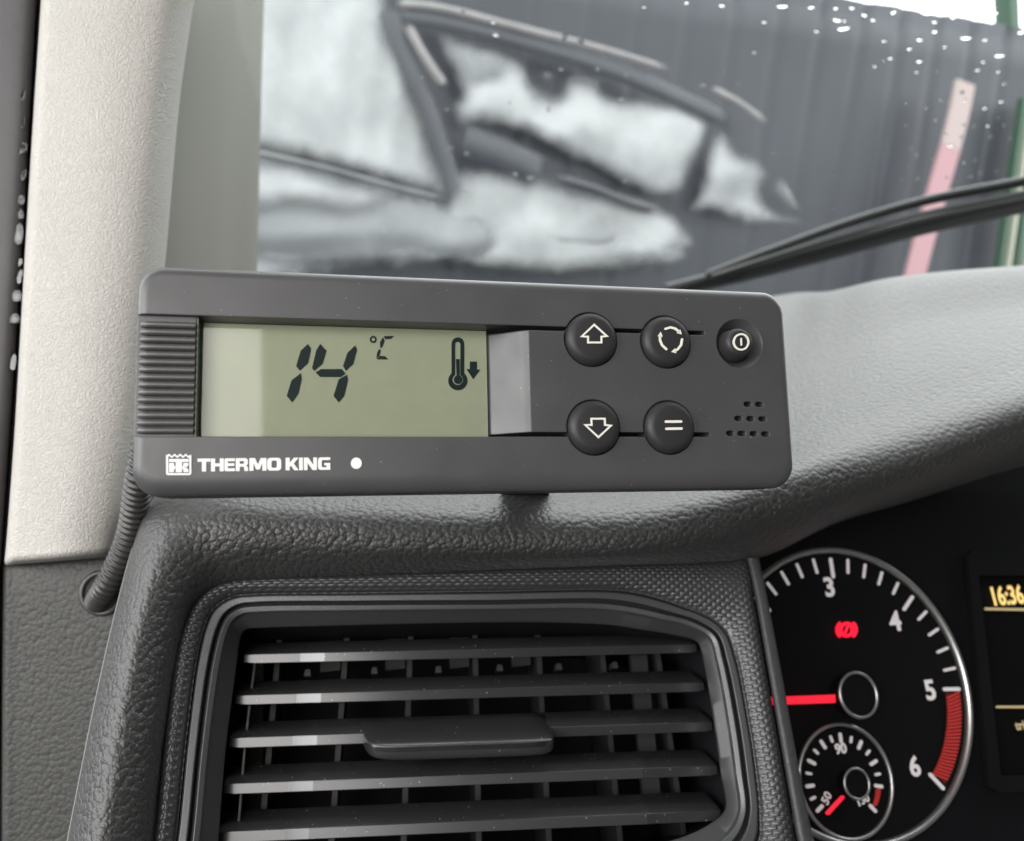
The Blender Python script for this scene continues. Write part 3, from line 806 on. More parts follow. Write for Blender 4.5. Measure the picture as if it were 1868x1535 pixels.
ridge_in = [(1362, 1018), (1378, 1090), (1399, 1210), (1425, 1360), (1447, 1486), (1456, 1535), (1490, 1640)]
ridge_out = [(1384, 1016), (1399, 1090), (1422, 1210), (1449, 1360), (1473, 1486), (1485, 1540), (1520, 1640)]
rows = []
for f, w in ((-.05, -.006), (0, .002), (.08, .0052), (.35, .0062), (.75, .0058), (.98, .0035), (1.02, -.004), (.95, -.05)):
    rows.append([VNT.at(a[0] + (b[0] - a[0]) * f, a[1], w) for a, b in zip(ridge_in, ridge_out)])
surf_obj('edge_ridge', rows, 3, 8, M['ridge'], dash)

# ------------------------------------------------------------------ air vent
vent = empty('air_vent', VNT.w3(0, -.03, 0), 'rectangular dashboard air vent with five horizontal slats and a centre tab', 'air vent')


def ring_strip(name, specs, m, parent, smooth=40, seg=12):
    """specs: list of (contour points A, B, blend, w)"""
    rows = []
    for A, B, f, w in specs:
        ca = contour(A, seg, w); cb = contour(B, seg, w); q = ca + (cb - ca) * f
        rows.append([VNT.w3(a, b, w) for a, b in q])
    V = np.array(rows).reshape(-1, 3)
    return mk(name, V, grid_faces(len(rows), len(rows[0]), True), m, parent, smooth=smooth)


ring_strip('bezel_seam', [(SEAM, GRV, -.10, .0006), (SEAM, GRV, .05, -.0025), (SEAM, GRV, .18, -.0025), (SEAM, GRV, .2, .0)], M['bezel_dark'], vent)
ring_strip('outer_bezel', [(SEAM, GRV, .12, -.002), (SEAM, GRV, .13, .0012), (SEAM, GRV, .22, .0020), (SEAM, GRV, .70, .0018), (SEAM, GRV, .80, .0010), (SEAM, GRV, .82, -.002)], M['bezel'], vent)
ring_strip('bezel_groove', [(SEAM, GRV, .76, -.0015), (GRV, OPEN, .06, -.0015)], M['bezel_dark'], vent)
ring_strip('inner_bezel', [(GRV, OPEN, .0, -.002), (GRV, OPEN, .01, .0008), (GRV, OPEN, .08, .0016), (GRV, OPEN, .30, .0010), (GRV, OPEN, .42, -.0008), (GRV, OPEN, .93, -.0042), (OPEN, OPEN, 0, -.0052), (OPEN, OPEN, 0, -.0075)], M['bezel'], vent, smooth=28)
# duct walls and back
rows = []
co = contour(OPEN, 6, -.0075)
ce = co.mean(0)
for f, w in ((1.0, -.0074), (1.03, -.012), (1.03, -.07), (.0, -.071)):
    rows.append([VNT.w3(ce[0] + (a - ce[0]) * f, ce[1] + (b - ce[1]) * f, w) for a, b in co])
mk('duct', np.array(rows).reshape(-1, 3), grid_faces(4, len(co), True), M['duct'], vent)

TB = math.radians(23)   # the slats lie level, the vent face leans back


def slat(left, right, hf):
    """left/right: pixel of the middle of the front edge; hf: height of the front face"""
    (xl, yl), (xr, yr) = left, right
    def yy(x): return yl + (yr - yl) * (x - xl) / (xr - xl)
    st = [(xl, -.0118), (xl + 20, -.0114), (548 - (yl - 1200) * .09, -.0112), (592 - (yl - 1200) * .09, -.0078), (1148 + (yl - 1200) * .10, -.0078), (1160 + (yl - 1200) * .10, -.0088), (1172 + (yl - 1200) * .10, -.0098), (xr - 12, -.0102), (xr, -.0112)]
    # cross-section: (along face v, going back w) front bottom, front top, bevel, back top, back bottom
    sec = [(-hf * .5, 0), (hf * .12, .0002), (hf * .5, -.0014), (.0002, -.001)]
    V = []
    for k, (x, w) in enumerate(st):
        a, b = VNT.ab(x, yy(x), w)
        e = .82 if k in (0, len(st) - 1) else 1.0
        L = .0122
        ps = [(-hf * .5 * e, -.0003), (hf * .18 * e, 0.0002), (hf * .5 * e, -.0011), (hf * .5 * e + L * math.sin(TB), -L * math.cos(TB)), (-hf * .2 + L * math.sin(TB), -L * math.cos(TB)), (-hf * .5 * e + .002, -.004)]
        for dv, dw in ps: V.append(VNT.w3(a, b + dv, w + dw))
    n = len(st); Fc = grid_faces(n, 6, True) + [tuple(range(5, -1, -1)), tuple(range((n - 1) * 6, n * 6))]
    me = fix_normals(mesh('slat', V, Fc, 22))
    return obj('slat', me, M['slat'], vent)


SL = [((445, 1199), (1270, 1180), .0040), ((430, 1274), (1284, 1250), .0041), ((418, 1352), (1299, 1322), .0042), ((408, 1436), (1308, 1402), .0042), ((399, 1524), (1315, 1484), .0043)]
slats = [slat(*s) for s in SL]

# centre tab on the middle slat
def y3(x): return 1352 - .034 * (x - 418)


TAB = [(672, 648, .62), (684, 652, .82), (704, 662, .95), (734, 690, 1.0), (850, 840, 1.0), (962, 950, 1.0), (992, 982, .95), (1006, 998, .82), (1012, 1004, .62)]
TSEC = [(-38, -.0150, 1.0), (-30, -.0118, .9), (-8, -.0040, .5), (10, .0022, .2), (18, .0034, .05), (22, .0036, 0), (32, .0030, 0), (44, .0020, 0), (48, .0006, .05), (40, -.006, .3), (10, -.012, .6)]


def tab_at(xf, xb, sc_, k):
    dy, w, fb = TSEC[k]; x = xf + (xb - xf) * fb
    return VNT.at(x, y3(x) + 8 + (dy - 8) * sc_, w - .0015 - (1 - sc_) * .006)


V = [tab_at(*t, k) for t in TAB for k in range(len(TSEC))]
m = len(TSEC); n = len(TAB)
me = fix_normals(mesh('tab', V, grid_faces(n, m, True) + [tuple(range(m))[::-1], tuple(range((n - 1) * m, n * m))], 60)); tb = obj('tab', me, M['knob'], slats[2])
sb = tb.modifiers.new('sub', 'SUBSURF'); sb.levels = 2; sb.render_levels = 2
# satin strip along the tab's front edge
V = []
for i, (xf, xb, sc_) in enumerate(TAB[1:-1]):
    for dy, w in ((21.5, .0030), (22.5, .0040), (31, .0034), (32, .0022)):
        x = xf; V.append(VNT.at(x, y3(x) + 8 + (dy - 8) * sc_, w - .0016 - (1 - sc_) * .006))
n = len(TAB) - 2
obj('front_strip', fix_normals(mesh('front_strip', V, grid_faces(n, 4, True) + [(3, 2, 1, 0), tuple(range((n - 1) * 4, n * 4))], 30)), M['chrome'], slats[2])

# upright vanes behind the slats, pegs, link rod
for xt, xb in ((512, 486), (634, 613), (749, 740), (865, 871), (979, 995), (1092, 1120), (1190, 1232)):
    V = []
    for (x, y) in ((xt + 1.0, 1130), (xb - (xt - xb) * .5, 1560)):
        a, b = VNT.ab(x, y, -.030)
        for da, w in ((-.0009, -.030), (.0009, -.030), (.0006, -.055), (-.0006, -.055)): V.append(VNT.w3(a + da, b, w))
    mk('vane', V, [(0, 1, 5, 4), (1, 2, 6, 5), (2, 3, 7, 6), (3, 0, 4, 7), (3, 2, 1, 0), (4, 5, 6, 7)], M['vane'], vent)
for x, y in ((561, 1228), (683, 1224), (800, 1222), (912, 1219), (1020, 1217), (1122, 1214), (672, 1481), (802, 1478), (925, 1474), (1042, 1468)):
    a, b = VNT.ab(x, y, -.026)
    V, Fc = prism([([(a - .0011, b - .001), (a + .0011, b - .001), (a + .0008, b + .0012), (a - .0008, b + .0012)], [])], -.031, -.026, VNT); mk('peg', V, Fc, M['vane'], vent)
for x, y in ((603, 1205), (721, 1202), (838, 1199), (950, 1196)):
    a, b = VNT.ab(x, y, -.034)
    V, Fc = prism([([(a - .0034, b - .0040), (a + .0034, b - .0034), (a + .0034, b + .009), (a - .0034, b + .009)], [])], -.036, -.034, VNT); mk('damper_plate', V, Fc, M['vane'], vent)
mk('link_rod', *tube([VNT.at(x, y, -.016) for x, y in ((467, 1195), (455, 1290), (446, 1370), (438, 1470), (430, 1560))], .00042, 8), M['wire'], vent, smooth=180)
mk('link_bar', *prism([([VNT.ab(*q, -.030) for q in ((1150, 1195), (1180, 1195), (1210, 1500), (1178, 1500))], [])], -.033, -.030, VNT), M['vane'], vent)

# ------------------------------------------------------------------ instrument cluster
D0 = .33
clu = empty('instrument_cluster', CLU.at(1640, 1535, -.002), 'black instrument cluster with rev counter, small gauge and amber display', 'instrument cluster')
fa = [CLU.ab(x, y, -.002) for x, y in ((1380, 965), (1470, 940), (1600, 890), (1800, 830), (2150, 730), (2150, 1750), (1380, 1750))]
mk('face', *prism([(fa, [])], -.006, -.002, CLU), M['cluster'], clu)
TA, TBB = CLU.ab(1551.6, 1259.3)
RR = .1666 * D0; RTK = .1467 * D0; RN = .1165 * D0
tac = empty('rev_counter', CLU.w3(TA, TBB), parent=clu)
mk('dial', *prism([(circ(TA, TBB, RR, 96), [])], -.003, -.0012, CLU), M['dial'], tac)
mk('chrome_ring', *torus_px(CLU, 1551.6, 1259.3, RR, .00135, 0, 128, 12, 1.3), M['ring'], tac, smooth=180)


def tick(ca, cb, ang, rad, ln, wd, parent, m='dial_white', w=0.0):
    x, y = ca + rad * math.cos(ang), cb + rad * math.sin(ang); d = np.array([math.cos(ang), math.sin(ang)]) * ln / 2
    poly = stroke([(x - d[0], y - d[1]), (x + d[0], y + d[1])], wd)
    return decal('tick', CLU, [poly], w, .0003, M[m], parent, px=False)


A3, DA = math.radians(86.9), math.radians(45.68)
for k in range(-8, 16):
    maj = (k % 5 == 0)
    if k > 10 and k != 15: continue
    tick(TA, TBB, A3 - DA * k / 5, RTK + (-.0007 if maj else .0006), .0070 if maj else .0052, .00145 if maj else .00112, tac)


def text_poly(s, bold=.0):
    cu = bpy.data.curves.new('t', 'FONT'); cu.body = s; cu.align_x = 'CENTER'; cu.align_y = 'CENTER'; cu.offset = bold; cu.resolution_u = 3
    to = bpy.data.objects.new('t', cu); COL.objects.link(to)
    bpy.context.view_layer.update()
    me = bpy.data.meshes.new_from_object(to.evaluated_get(bpy.context.evaluated_depsgraph_get()))
    V = [tuple(v.co)[:2] for v in me.vertices]; Fc = [tuple(p.vertices) for p in me.polygons]
    bpy.data.objects.remove(to); bpy.data.curves.remove(cu); bpy.data.meshes.remove(me)
    V = np.array(V); V = V - (V.max(0) + V.min(0)) / 2
    return V, Fc


def text(name, pl, s, px, py, hpx, m, parent, wpx=None, rot=0.0, bold=.02, w=0.0003):
    V, Fc = text_poly(s, bold)
    a0, b0 = pl.ab(px, py, w); d = float((pl.w3(a0, b0, w) - CAM) @ FW)
    ext = V.max(0) - V.min(0); sy = hpx / F * d / ext[1]; sx = wpx / F * d / ext[0] if wpx else sy
    c, s_ = math.cos(rot), math.sin(rot)
    VV = [pl.w3(a0 + x * sx * c - y * sy * s_, b0 + x * sx * s_ + y * sy * c, w) for x, y in V]
    nV = len(VV); VV += [p - pl.n * .0002 for p in VV]; Fb = [tuple(reversed([i + nV for i in f])) for f in Fc]
    return mk(name, VV, Fc + Fb, m, parent)


for s, (x, y) in (('3', (1513, 1071)), ('4', (1633, 1133)), ('5', (1697, 1259)), ('6', (1669, 1398))):
    text('number', CLU, s, x, y, 36, M['dial_white'], tac, bold=.028)
# hatched red zone between 5 and 6
r0, r1 = .1365 * D0, .1560 * D0
a5, a6 = A3 - DA * 2 - .035, A3 - DA * 3 + .045
n = 24
arc = [(TA + r1 * math.cos(a5 + (a6 - a5) * i / n), TBB + r1 * math.sin(a5 + (a6 - a5) * i / n)) for i in range(n + 1)] + [(TA + r0 * math.cos(a6 + (a5 - a6) * i / n), TBB + r0 * math.sin(a6 + (a5 - a6) * i / n)) for i in range(n + 1)]
decal('red_zone', CLU, [(arc, [])], -.0006, .0002, M['red_dark'], tac, px=False)
for i in range(25):
    t0 = a5 + (a6 - a5) * (i + .5) / 25; pts = []
    for j in range(5):
        f = j / 4; rr = r0 + (r1 - r0) * f; t = t0 + .055 * (f - .5)
        pts.append((TA + rr * math.cos(t), TBB + rr * math.sin(t)))
    decal('red_bar', CLU, [stroke(pts, .00062, cap=False)], -.0002, .0002, M['red_print'], tac, px=False)
# needle and hub stand proud of the dial
HW = .006
decal('needle', CLU, [stroke([(1330, 1282), (1524, 1275)], 15, cap=False)], HW * .6, .0008, M['needle'], tac)
V, Fc = lathe([(.0079, -.006), (.0082, -.0006), (.0080, .0), (.0074, .0002), (.0070, -.0006), (.004, -.0008), (.0, -.0009)], 48)
ha, hb = CLU.ab(1566, 1268, HW)
hubm = mesh('hub', V, Fc, 40); obj('hub', hubm, M['cluster'], tac, CLU.mat(ha, hb, HW))
mk('hub_ring', *torus_px(CLU, 1566, 1268, .0082, .00062, HW, 64, 10), M['ring'], tac, smooth=180)
# brake warning lamp: circle, brackets, exclamation mark
decal('warning_lamp', CLU, [stroke(circ(1545, 1149, 10.5, 24, 11.5), 5.5, closed=True), stroke(circ(1545, 1149, 17.5, 8, 17.5, -.75, .75, True), 4.5), stroke(circ(1545, 1149, 17.5, 8, 17.5, math.pi - .75, math.pi + .75, True), 4.5),
      stroke([(1547, 1142), (1543, 1154)], 4.0)], .0, .0003, M['warn'], tac)

# small temperature gauge
tg = empty('temperature_gauge', CLU.at(1543, 1424), parent=clu)
GX, GY = 1543, 1424.5
mk('gauge_face', *prism([(circ(*CLU.ab(GX, GY), .0198, 64), [])], -.001, -.0005, CLU), M['dial'], tg)
mk('gauge_ring', *torus_px(CLU, GX, GY, .0200, .00075, .0005, 96, 10, 1.3), M['ring'], tg, smooth=180)
gz = 6.82
ga, gb = CLU.ab(GX, GY)
for x, y, big in ((630, 250, 1), (760, 270, 0), (870, 335, 1), (970, 430, 0), (1040, 555, 1), (1090, 700, 0), (1103, 848, 1), (1030, 1125, 1), (515, 262, 0), (412, 330, 1), (325, 420, 0), (270, 550, 1), (235, 690, 0), (250, 845, 1), (285, 998, 0), (370, 1125, 1)):
    qa, qb = CLU.ab(1440 + x / gz, 1310 + y / gz); an = math.atan2(qb - gb, qa - ga)
    tick(ga, gb, an, math.hypot(qa - ga, qb - gb), .0026 if big else .0017, .0013 if big else .0010, tg, w=.0003)
text('number', CLU, '90', 1534, 1366, 19, M['dial_white'], tg, bold=.035)
text('number', CLU, '130', 1575, 1459, 15, M['dial_white'], tg, bold=.03, rot=.25)
text('number', CLU, '50', 1508, 1456, 16, M['dial_white'], tg, bold=.02, rot=.9)
for i in range(9):
    f = i / 8; x = 1440 + (1110 - 42 * f * f) / gz; y = 1310 + (895 + 195 * f) / gz
    decal('red_bar', CLU, [stroke([(x - 5, y + 1.0), (x + 4, y - 2.0)], 2.2, cap=False)], .0003, .0002, M['red_print'], tg)
decal('needle', CLU, [stroke([(1537.5, 1455), (1511, 1484)], 6.5)], .003, .0006, M['needle'], tg)
ha, hb = CLU.ab(1563, 1430, .0045)
obj('hub', hubm, M['cluster'], tg, CLU.mat(ha, hb, .0045) @ Matrix.Diagonal((.64, .64, .64, 1)))
mk('hub_ring', *torus_px(CLU, 1563, 1430, .0053, .0005, .0045, 48, 8), M['ring'], tg, smooth=180)

# amber display at the right edge
ds = empty('trip_display', CLU.at(1900, 1440, 0), parent=clu)
rim = [(1765, 1012), (1778, 1003), (2120, 1003), (2120, 1446), (1822, 1446), (1806, 1436)]
hole = [(1786, 1050), (2100, 1050), (2100, 1415), (1826, 1415)]
decal('display_frame', CLU, [(rim, [hole])], .0005, .0022, M['cluster'], ds)
decal('screen', CLU, [([(1776, 1040), (2110, 1040), (2110, 1425), (1820, 1425)], [])], -.0015, .0006, M['screen'], ds)
text('clock_digits', CLU, '16:36', 1839, 1086, 35, M['amber'], ds, wpx=70, bold=.02, w=.0004)
decal('display_line', CLU, [stroke([(1797, 1111), (2080, 1116)], 4.5, cap=False)], .0002, .0002, M['amber_dim'], ds)
decal('display_line', CLU, [stroke([(1818, 1290), (2080, 1290)], 4.0, cap=False)], .0002, .0002, M['amber_dim'], ds)
text('trip_text', CLU, 'trip', 1866, 1326, 20, M['amber_dim'], ds, bold=.015, w=.0004)

# ------------------------------------------------------------------ temperature controller
dev = empty('temperature_controller', DEV.at(955, 905, -.015), 'dark grey refrigeration controller with green display showing 14 degrees and round buttons', 'controller')
aL = DEV.ab(243, 700)[0]; aR = DEV.ab(1443, 700)[0]; bT = DEV.ab(841, 506)[1]; bB = DEV.ab(841, 898.5)[1]
DD = .0240


def rrect(x0, x1, y0, y1, r, n=8):
    out = []
    for cx, cy, a in ((x1 - r, y1 - r, 0), (x0 + r, y1 - r, 90), (x0 + r, y0 + r, 180), (x1 - r, y0 + r, 270)):
        for i in range(n + 1):
            t = math.radians(a + 90 * i / n); out.append((cx + r * math.cos(t), cy + r * math.sin(t)))
    return out


loops = []
fr, cr_ = .0026, .0060
for i in range(8):                                   # rounded front edge, wider at the bottom
    t = math.pi / 2 * i / 7
    ins = fr * (1 - math.sin(t)); w = -fr * (1 - math.cos(t)); w = -(fr - fr * math.cos(t))
    loops.append((fr * (1 - math.sin(t)), -fr * (1 - math.cos(t)), .0022 * (1 - math.sin(t))))
loops.append((0.0, -.0135, 0)); loops.append((.0012, -.0137, 0)); loops.append((.0012, -.0147, 0)); loops.append((.0004, -.0149, 0)); loops.append((.0030, -DD, 0))
V = []
for ins, w, extra in loops:
    for (a, b) in rrect(aL + ins, aR - ins, bB + ins + extra, bT - ins, max(.001, cr_ - ins)): V.append((a, b, w))
n = len(V) // len(loops)
Fc = grid_faces(len(loops), n, True) + [tuple(range(n)), tuple(reversed(range((len(loops) - 1) * n, len(loops) * n)))]
hm = fix_normals(mesh('housing', V, Fc))


def cutter(V, Fc): return fix_normals(mesh('cut', V, Fc))


def merge(parts):
    V, Fc = [], []
    for v, f in parts:
        b = len(V); V += list(v); Fc += [tuple(i + b for i in q) for q in f]
    return V, Fc


LD = -.0068                                            # depth of the display
aE = DEV.ab(354, 700, 0)[0]; a358 = aE + .0001; a890 = DEV.ab(889, 700, LD)[0]; a960 = DEV.ab(962, 700, 0)[0]
bRT = DEV.ab(600, 583, 0)[1]; bRB = DEV.ab(600, 797, 0)[1]
prof = [(aL - .002, .004), (aL - .002, -.0016), (a358, -.0016), (a358, LD - .002), (a890, LD - .002), (a890 + .0001, LD), (a960 - .0016, -.0013), (a960 - .0010, -.00085), (a960 - .0003, -.00045), (a960 + .0005, -.0001), (a960 + .0011, .0003), (a960 + .004, .004)]
V = [(a, b, w) for b in (bRB, bRT) for a, w in prof]; m_ = len(prof)
recess = cutter(V, [(i, (i + 1) % m_, m_ + (i + 1) % m_, m_ + i) for i in range(m_)] + [tuple(range(m_))[::-1], tuple(range(m_, 2 * m_))])


def capsule(p0, p1, hw, n=6):
    (x0, y0), (x1, y1) = p0, p1; t = math.atan2(y1 - y0, x1 - x0); out = []
    for i in range(n + 1): a = t - math.pi / 2 + math.pi * i / n; out.append((x1 + hw * math.cos(a), y1 + hw * math.sin(a)))
    for i in range(n + 1): a = t + math.pi / 2 + math.pi * i / n; out.append((x0 + hw * math.cos(a), y0 + hw * math.sin(a)))
    return out


gw = .00058
g1 = (DEV.ab(955, 0)[0], bRT - gw); g1e = (DEV.ab(1282, 612)[0], bRT - gw); g2 = (DEV.ab(900, 0)[0], bRB + gw); g2e = (DEV.ab(1291, 791)[0], bRB + gw)
g1 = (a890 - .001, bRT - gw); g2 = (a890 - .001, bRB + gw)
grooves = cutter(*merge([prism([(capsule(g1, g1e, gw), [])], -.0095, .003), prism([(capsule(g2, g2e, gw), [])], -.0095, .003)]))
BTN = [('button', 1080, 618.5, .00672), ('button', 1217, 623, .00665), ('button', 1085, 779.5, .00672), ('button', 1223, 779.5, .00665)]
cuts = []
for nm, x, y, r in BTN:
    a, b = DEV.ab(x, y, .0008); cuts.append(prism([(circ(a, b, r + .00032, 48), [])], -.006, .003))
pa, pb = DEV.ab(1349, 627)
V, Fc = lathe([(.0044, -.0045), (.0046, -.0026), (.0066, .0), (.0074, .0012)], 48); cuts.append(([(x + pa, y + pb, w) for x, y, w in V], Fc))
SPK = [(1364, 738), (1385, 738.5), (1347, 764), (1369, 764.5), (1391, 765), (1332, 791), (1353, 791.5), (1375, 792), (1396, 792.5)]
for x, y in SPK:
    a, b = DEV.ab(x, y); cuts.append(prism([(capsule((a - .00045, b), (a + .00045, b), .00072), [])], -.004, .002))
wells = cutter(*merge(cuts))
ho = obj('housing', hm, M['device'])
cs = []
for me in (recess, grooves, wells):
    co_ = obj('cut', me); cs.append(co_)
    bmod = ho.modifiers.new('b', 'BOOLEAN'); bmod.operation = 'DIFFERENCE'; bmod.solver = 'EXACT'; bmod.object = co_
bpy.context.view_layer.update()
nm_ = bpy.data.meshes.new_from_object(ho.evaluated_get(bpy.context.evaluated_depsgraph_get()))
ho.modifiers.clear()
for co_ in cs: bpy.data.objects.remove(co_)
nm_.materials.clear(); nm_.materials.append(M['device'])
nm_.shade_smooth(); nm_.set_sharp_from_angle(angle=math.radians(24))
ho.data = nm_; ho.matrix_basis = DEV.mat(0, 0, 0); attach(ho, dev)
wn = ho.modifiers.new('wn', 'WEIGHTED_NORMAL'); wn.keep_sharp = True; wn.weight = 100

# ribbed grip at the left end
bR0 = DEV.ab(300, 584.5)[1]; bR1 = DEV.ab(300, 792)[1]
NR = 15; pitch = (bR0 - bR1) / NR
pth = [(aE, -.0013), (aE, -.0002), (aL + .0045, -.0001)] + [(aL + .0032 - .0031 * math.sin(t), -.0033 + .0032 * math.cos(t)) for t in np.linspace(0.1, math.pi / 2, 7)] + [(aL + .0001, -.012)]
V = []
for i, (a, w) in enumerate(pth):
    a0_, w0_ = pth[max(0, i - 1)]; a1_, w1_ = pth[min(len(pth) - 1, i + 1)]
    tx, tw = a1_ - a0_, w1_ - w0_; L = math.hypot(tx, tw); nx, nw = tw / L, -tx / L       # outward
    for q in (-1, -.8, -.45, 0, .45, .8, 1):
        h = (math.sqrt(max(0, 1 - q * q)) - 1.0) * .00075
        V.append((a + nx * h, q * pitch * .44, w + nw * h))
Fc = grid_faces(len(pth), 7) + [tuple(range(7))]
ribm = fix_normals(mesh('rib', V, Fc, 60))
for i in range(NR):
    obj('rib', ribm, M['ribs'], dev, DEV.mat(0, bR0 - (i + .5) * pitch, 0))

# display
lcd = mk('display', *prism([([(a358 + .00005, bRB + .0001), (a890 - .00005, bRB + .0001), (a890 - .00005, bRT - .0001), (a358 + .00005, bRT - .0001)], [])], LD - .0015, LD, DEV), M['lcd'], dev)
mk('display_edge', *prism([([(a358 + .00002, bRB + .0001), (a358 + .0003, bRB + .0001), (a358 + .0003, bRT - .0001), (a358 + .00002, bRT - .0001)], [])], LD, -.0017, DEV), mat('display_edge', (0.11, 0.14, 0.085), 0.3), lcd)
lcd['label'] = 'pale green liquid crystal display'
z1 = lambda pts: [(230 + x / 2.6686, 460 + y / 2.6686) for x, y in pts]
z5 = lambda pts: [(780 + x / 6.977, 600 + y / 6.977) for x, y in pts]
segs = [[(885, 448), (900, 470), (885, 540), (845, 577), (828, 555), (850, 480)], [(850, 590), (855, 615), (838, 690), (808, 732), (782, 700), (805, 625)],
        [(945, 447), (975, 480), (955, 545), (915, 578), (905, 565), (925, 480)], [(950, 570), (1050, 570), (1068, 592), (1045, 608), (945, 608), (922, 585)],
        [(1115, 455), (1124, 475), (1105, 545), (1070, 577), (1056, 555), (1078, 490)], [(1075, 598), (1080, 620), (1062, 700), (1035, 732), (1010, 700), (1035, 620)],
        [(1255, 410), (1305, 408), (1290, 422), (1262, 424)], [(1250, 415), (1258, 430), (1248, 460), (1238, 468), (1236, 440)],
        [(1232, 472), (1240, 480), (1232, 505), (1218, 518), (1222, 490)], [(1235, 505), (1262, 508), (1275, 522), (1222, 522)]]
for s in segs: decal('digit_segment', DEV, [(z1(s), [])], LD + .0001, .0002, M['lcd_dark'], lcd)
decal('degree_sign', DEV, [stroke(z1(circ(1203, 425, 13, 20)), 2.8, closed=True)], LD + .0001, .0002, M['lcd_dark'], lcd)


def bulb2(cx, hw, ytop, cyb, rb, n=14):
    out = [(cx + hw * math.cos(math.pi * i / n), ytop + hw - hw * math.sin(math.pi * i / n)) for i in range(n + 1)]   # right to left over the top
    s = math.asin(hw / rb)                                                                                          # then round the bulb, left to right underneath
    for i in range(2 * n + 1):
        a = -math.pi / 2 - s - (2 * math.pi - 2 * s) * i / (2 * n)
        out.append((cx + rb * math.cos(a), cyb + rb * math.sin(a)))
    return out


decal('thermometer_outline', DEV, [(z5(bulb2(386, 80, 110, 660, 122)), [z5(bulb2(385, 34, 165, 648, 68))])], LD + .0001, .0002, M['lcd_dark'], lcd)
decal('thermometer_column', DEV, [(z5([(363, 385), (408, 385)] + [(390 + 55 * math.cos(a), 648 + 55 * math.sin(a)) for a in np.linspace(-1.2, math.pi + 1.2, 20)]), [])], LD + .0001, .0002, M['lcd_dark'], lcd)
decal('down_arrow', DEV, [(z5([(540, 418), (628, 418), (628, 520), (672, 520), (583, 640), (498, 515), (540, 515)]), [])], LD + .0001, .0002, M['lcd_dark'], lcd)
# clear window over the display
mk('display_window', [DEV.w3(a, b, LD + .0008) for a, b in ((a358 + .0001, bRB + .00015), (a890 - .0001, bRB + .00015), (a890 - .0001, bRT - .00015), (a358 + .0001, bRT - .00015))], [(0, 1, 2, 3)], M['window'], dev)

# buttons with printed symbols
z4 = lambda pts: [(1020 + x / 4.916, 560 + y / 4.916) for x, y in pts]
BH = .0019


def btn_mesh(r):
    pr = [(r, -.005), (r, -.0002)] + [(r - .0022 * (1 - math.cos(t)), -.0002 + (BH + .0002) * math.sin(t)) for t in np.linspace(.25, math.pi / 2, 7)] + [(r * .45, BH + .0001), (0.0, BH + .00015)]
    return mesh('button', *lathe(pr, 56), 40)


def arrowhead(tip, d, s):
    d = np.array(d, float); d /= np.linalg.norm(d); nn = np.array([-d[1], d[0]]); t = np.array(tip, float)
    return ([tuple(t), tuple(t - d * s * 1.5 + nn * s * .85), tuple(t - d * s * 1.5 - nn * s * .85)], [])


sym = [
    [stroke(z4([(315, 160), (428, 262), (380, 268), (380, 320), (260, 320), (260, 268), (204, 265)]), 3.4, closed=True)],
    [stroke(z4([(955, 197), (1000, 184), (1045, 197), (1074, 222)]), 4.2), arrowhead(z4([(1100, 248)])[0], (1, 1.0), 5.6),
     stroke(z4([(1103, 292), (1095, 342), (1065, 380), (1042, 395)]), 4.2), arrowhead(z4([(1006, 404)])[0], (-1, .25), 5.6),
     stroke(z4([(962, 380), (925, 345), (906, 300), (905, 262)]), 4.2), arrowhead(z4([(911, 225)])[0], (.1, -1), 5.6)],
    [stroke(z4([(353, 1170), (465, 1066), (412, 1060), (410, 1004), (290, 1004), (292, 1060), (235, 1060)]), 3.4, closed=True)],
    [stroke(z4([(958, 1030), (1094, 1029)]), 4.6), stroke(z4([(963, 1094), (1098, 1092)]), 4.6)]]
blab = ['upper left button with an up arrow outline', 'upper right button with three circling arrows', 'lower left button with a down arrow outline', 'lower right button with two parallel bars']
for (nm, x, y, r), sy, lb in zip(BTN, sym, blab):
    a, b = DEV.ab(x, y, .0008); bo = obj('button', btn_mesh(r), M['button'], dev, DEV.mat(a, b, 0)); bo['label'] = lb
    for s_ in sy: decal('symbol', DEV, [s_], BH + .00015, .00012, M['cream_print'], bo)
# power knob standing in its dished well
ka, kb = DEV.ab(1346, 627, .0018); kr = .0046
pr = [(.0044, -.0044), (.0042, -.001), (.0040, .0012)] + [(.0040 - .0012 * (1 - math.cos(t)), .0012 + .0022 * math.sin(t)) for t in np.linspace(.3, math.pi / 2, 5)] + [(0, .0035)]
pw = obj('power_button', mesh('power_button', *lathe(pr, 40), 40), M['button'], dev, DEV.mat(ka, kb, 0)); pw['label'] = 'small raised power button in a round dish'
decal('symbol', DEV, [stroke(circ(1352.4, 624, 13.4, 32, 14.2), 3.2, closed=True)], .0036, .00012, M['cream_print'], pw)
decal('symbol', DEV, [stroke([(1352.4, 618), (1352.8, 629.5)], 2.6)], .0036, .00012, M['cream_print'], pw)

